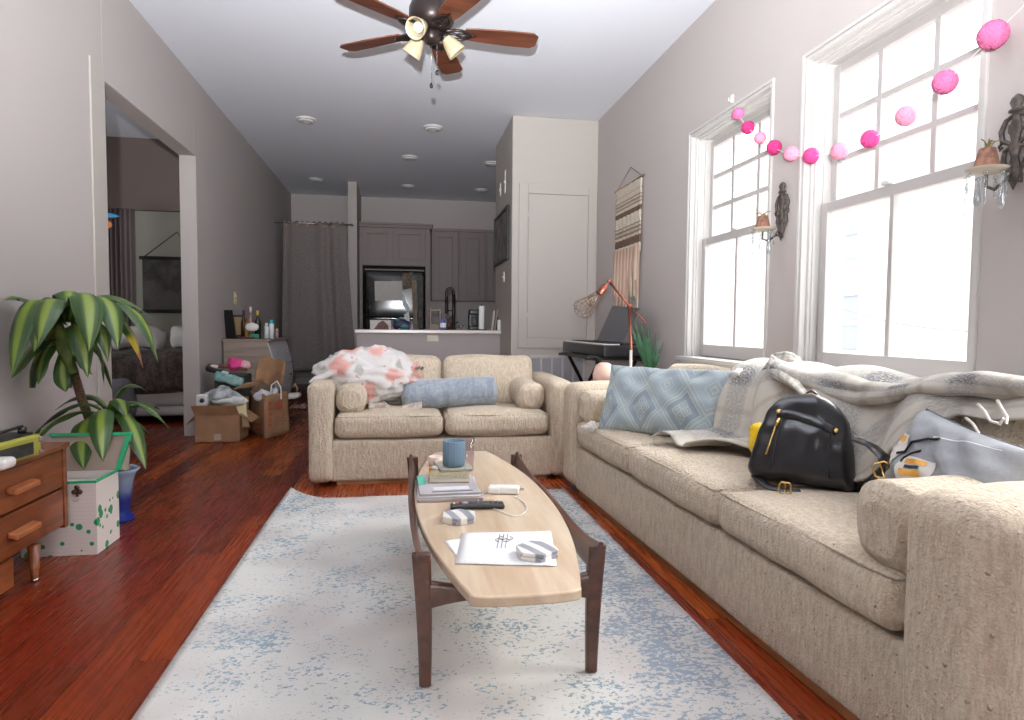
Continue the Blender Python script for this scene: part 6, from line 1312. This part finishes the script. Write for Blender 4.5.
# ------------------------------------------------------------------ wall sconces
def sconce(lab, Y, zc, side):
    t = thing('wall_sconce', lab, 'sconce', (XR, Y, zc), group=None); X = XR
    def pt(dy, dz, dx=.012): return Vector((X-dx, Y-dy, zc+dz))
    b = MB()
    for s in (-1, 1):
        b.tube([pt(s*.004, .10), pt(s*.04, .085), pt(s*.058, .05), pt(s*.05, .015), pt(s*.02, 0), pt(s*.012, -.01)], [.006, .008, .009, .009, .007, .006], 8)
        b.tube([pt(s*.012, -.01), pt(s*.04, -.02), pt(s*.045, -.055), pt(s*.03, -.085), pt(s*.008, -.10)], [.006, .008, .009, .008, .006], 8)
        b.tube([pt(s*.052, .01), pt(s*.066, .0), pt(s*.06, -.012), pt(s*.05, -.004)], .005, 6); b.tube([pt(s*.01, .055), pt(s*.026, .065), pt(s*.026, .04), pt(s*.008, .035)], .005, 6)
    b.lathe([(0, -.165), (.008, -.15), (.030, -.10), (.022, -.085), (.014, -.05), (.022, -.02), (.014, .0), (.020, .03), (.024, .055), (.014, .085), (.012, .10), (.030, .108), (.030, .114), (.016, .120), (.026, .14), (.020, .155), (.006, .165), (0, .166)], n=20, M_=Matrix.Translation((X-.014, Y, zc)) @ Matrix.Diagonal((.55, 1, 1, 1)))
    build('back_plate', b, m_iron, t, world=True)
    cxx, czz = X-.125, zc-.105
    b = MB(); b.tube([pt(0, -.055), Vector((X-.045, Y, zc-.13)), Vector((X-.09, Y, zc-.165)), Vector((cxx, Y, zc-.155)), Vector((cxx, Y, czz))], .006, 8); b.tube([Vector((X-.045, Y, zc-.13)), Vector((X-.035, Y-.05, zc-.145)), Vector((X-.06, Y-.07, zc-.12))], .005, 7); build('arm', b, m_iron, t, world=True)
    b = MB(); b.lathe([(0, -.012), (.03, -.008), (.062, .004), (.066, .010), (.05, .006), (.02, .0), (0, 0)], (cxx, Y, czz), 24); build('drip_dish', b, M('cream_enamel', (170, 158, 142), .4) if 'cream_enamel' not in bpy.data.materials else bpy.data.materials['cream_enamel'], t, world=True)
    b = MB(); b.lathe([(.0, .006), (.042, .006), (.040, .012), (.026, .075), (.024, .078), (0, .07)], (cxx, Y, czz), 14); build('candle_cup', b, M('rust_terracotta', (148, 104, 84), .8, var=.3, vscale=60) if 'rust_terracotta' not in bpy.data.materials else bpy.data.materials['rust_terracotta'], t, world=True)
    b = MB(); r2 = random.Random(int(Y*100))
    for k in range(9): a = r2.random()*6.28; b.tube([(cxx, Y, czz+.07), (cxx+.018*math.cos(a), Y+.018*math.sin(a), czz+.09+.01*r2.random()), (cxx+.04*math.cos(a), Y+.04*math.sin(a), czz+.085+.025*r2.random())], .002, 5)
    build('dried_sprig', b, M('dried_moss', (130, 116, 70), .9) if 'dried_moss' not in bpy.data.materials else bpy.data.materials['dried_moss'], t, world=True)
    for k in range(7):
        a = 2*PI*k/7+.3; px_, py_ = cxx+.058*math.cos(a), Y+.058*math.sin(a); ln3 = .06+.03*(k % 3); b = MB()
        b.ball((px_, py_, czz-.014), .008, 8); 
        if k % 2: b.lathe([(0, -.02-ln3), (.008, -.015-ln3), (.013, -ln3), (.006, -.03), (.002, -.02), (0, -.02)], (px_, py_, czz), 10)
        else: b.lathe([(0, -.03-ln3), (.005, -.02-ln3), (.006, -.035), (.002, -.02), (0, -.02)], (px_, py_, czz), 6)
        build('crystal_drop', b, m_crystal, t, world=True)
sconce('antique iron wall sconce with crystal drops between the two windows', 3.355, 1.70, 1)
sconce('antique iron wall sconce with crystal drops at the right edge beyond the nearer window', 1.955, 1.70, 1)

# ------------------------------------------------------------------ pompom garland
pk = {'hot': M('hot_pink_paper', (222, 70, 140), .8, bmp=.8, bscale=120, bdist=.01), 'mid': M('mid_pink_paper', (232, 120, 170), .8, bmp=.8, bscale=120, bdist=.01), 'pale': M('pale_pink_paper', (246, 158, 186), .8, bmp=.8, bscale=120, bdist=.01), 'mag': M('magenta_paper', (208, 50, 122), .8, bmp=.8, bscale=120, bdist=.01)}
GL = [(738, 114, 'mid', 6.5, 'pink paper ball at the far end of the garland, on the far window head'), (748, 127.5, 'mag', 7, 'magenta paper ball second from the far end of the garland'), (760, 138, 'pale', 6.5, 'pale pink paper ball third from the far end of the garland'), (774, 147.5, 'mag', 8, 'magenta paper ball beside the far window reveal'), (791.5, 154, 'pale', 8, 'pale pink paper ball hanging above the sconce between the windows'), (811, 156, 'hot', 8.5, 'hot pink paper ball at the left jamb of the nearer window'), (839.5, 151, 'pale', 9, 'pale pink paper ball at the far edge of the nearer window glass'), (870, 139, 'hot', 9.5, 'hot pink paper ball over the nearer window, second pane'), (906, 116, 'pale', 10.5, 'light pink paper ball in the middle of the nearer window'), (945, 82, 'mid', 12.5, 'deep pink oval paper ball right of centre in the nearer window'), (993, 35, 'mid', 15, 'largest pink paper ball at the top right of the nearer window')]
gp_ = []
for k, (x, y, cn, rpx, lab) in enumerate(GL):
    p = onx(x, y, XR-.055); dist = (p-Vector((0, 0, CAM_H))).dot(CW); r_ = rpx/F_PX*dist*.93; gp_.append(p)
    b = MB()
    def pf(q, r_=r_): a = math.atan2(q.y, q.x); return q*(1+.05*math.cos(24*a))
    b.ball(p, r_, 26, sc=(.92, 1.0, .97), fn=pf); tag(build('paper_pompom', b, pk[cn]), lab, 'pompom', 'pink paper pompoms on the garland')
gp_ = [onx(733, 100, XR-.004)]+gp_+[onx(1040, -12, XR-.02)]
pts = []
for i in range(len(gp_)-1):
    for j in range(4): f = j/4; pts.append(gp_[i].lerp(gp_[i+1], f)-Vector((0, 0, .006*math.sin(PI*f))))
pts.append(gp_[-1]); b = MB(); b.tube(pts, .0018, 5); tag(build('garland_string', b, m_tas), 'thin white string the pink paper balls are threaded on', 'string')
b = MB(); p = onx(733, 99, XR); b.soft((.012, .03, .05), .005, (XR-.006, p.y, p.z)); b.tube([(XR-.01, p.y, p.z-.01), (XR-.03, p.y, p.z-.015), (XR-.03, p.y, p.z+.005)], .004, 6); tag(build('adhesive_hook', b, m_white), 'tiny white adhesive hook above the far window', 'hook')

# ------------------------------------------------------------------ ceiling fan
HX, HYc, FZ = .20, 4.32, 2.95
fan = thing('ceiling_fan', 'bronze ceiling fan with five cherry wood blades and frosted light shades', 'ceiling fan', (HX, HYc, ZC))
m_blade = wood('cherry_blade', (116, 66, 44), (80, 44, 30), 'X', 8, .35, .2)
def loc(name, mb, mat, bev=0): return build(name, mb, mat, fan, bev=bev)
b = MB(); b.lathe([(0, 0), (.085, 0), (.09, -.02), (.06, -.05), (.03, -.06), (.03, -.12), (.05, -.14), (.0, -.14)][::-1], n=36); loc('canopy', b, m_bronze)
b = MB(); b.lathe([(0, -.12), (.07, -.13), (.13, -.16), (.145, -.2), (.145, -.27), (.12, -.31), (.08, -.335), (0, -.335)][::-1], n=40); loc('motor_housing', b, m_bronze)
b = MB(); b.lathe([(0, -.33), (.055, -.335), (.062, -.35), (.058, -.385), (.04, -.41), (.015, -.42), (0, -.42)][::-1], n=36); loc('switch_housing', b, m_bronze)
a0 = math.radians(2)
for k in range(5):
    A3 = Matrix.Rotation(a0+k*2*PI/5, 4, 'Z') @ Matrix.Translation((0, 0, FZ-ZC)) @ Matrix.Rotation(math.radians(-9), 4, 'X')
    pl = [(.215, -.055), (.30, -.068), (.5, -.08), (.665, -.08), (.70, -.05), (.70, .05), (.665, .08), (.5, .08), (.30, .068), (.215, .055)]
    b = MB(); b.prism(pl, -.005, .005, A3); bl = loc('blade', b, m_blade, bev=.002)
    b = MB()
    for s in (-1, 1):
        b.tube([A3 @ Vector(q_) for q_ in ((.10, s*.015, .0), (.14, s*.045, -.012), (.19, s*.05, -.012), (.24, s*.028, -.011), (.27, 0, -.011))], [.011, .010, .010, .009, .008], 8)
        b.tube([A3 @ Vector(q_) for q_ in ((.16, s*.006, -.012), (.19, s*.022, -.012), (.225, s*.014, -.012), (.24, 0, -.012))], .006, 6)
    b.tube([A3 @ Vector(q_) for q_ in ((.08, 0, .01), (.13, 0, -.006), (.18, 0, -.012), (.29, 0, -.010))], [.014, .010, .007, .006], 8)
    build('blade_iron', b, m_bronze, bl, world=False)
m_shade = M('frosted_amber_glass', (176, 158, 126), .35, vscale=8, c2=(192, 180, 152)); m_shade.node_tree.nodes['Principled BSDF'].inputs['Transmission Weight'].default_value = 0.0
for k, (az, tilt) in enumerate(((math.radians(238), 1.05), (math.radians(10), .75), (math.radians(150), .62))):
    dr = Vector((math.cos(az)*math.sin(tilt), math.sin(az)*math.sin(tilt), -math.cos(tilt))); st0 = Vector((.04*math.cos(az), .04*math.sin(az), -.305)); s_ = st0+dr*.06
    b = MB(); b.tube([st0, s_], .016, 12); b.lathe([(.022, 0), (.032, .01), (.032, .03), (.026, .034)], n=18, M_=Matrix.Translation(s_-dr*.01) @ dr.to_track_quat('Z', 'Y').to_matrix().to_4x4()); ar = loc('lamp_arm', b, m_bronze)
    Ms = Matrix.Translation(s_) @ dr.to_track_quat('Z', 'Y').to_matrix().to_4x4()
    b = MB(); b.lathe([(.028, .01), (.036, .03), (.048, .06), (.058, .10), (.066, .135), (.064, .136), (.055, .10), (.045, .06), (.032, .03), (.024, .014)], n=32, M_=Ms, cap=False); build('lamp_shade', b, m_shade, ar)
    b = MB(); b.lathe([(0, .02), (.018, .03), (.03, .07), (.034, .09), (.026, .112), (0, .12)], n=20, M_=Ms); build('bulb', b, M('white_bulb', (214, 214, 212), .3) if 'white_bulb' not in bpy.data.materials else bpy.data.materials['white_bulb'], ar)
for dx, dy, ln4 in ((.0, .02, .25), (.035, -.0, .17)):
    b = MB(); b.cyl((dx, dy, -.41), (dx, dy, -.41-ln4), .0014, 5)
    for j in range(int(ln4/.02)): b.ball((dx, dy, -.41-.02*j), .0028, 4)
    pc = loc('pull_chain', b, m_silver); b = MB(); b.lathe([(0, 0), (.010, .006), (.012, .02), (.004, .034), (0, .034)], (dx, dy, -.41-ln4-.03), 12); build('pull_knob', b, m_dark, pc)
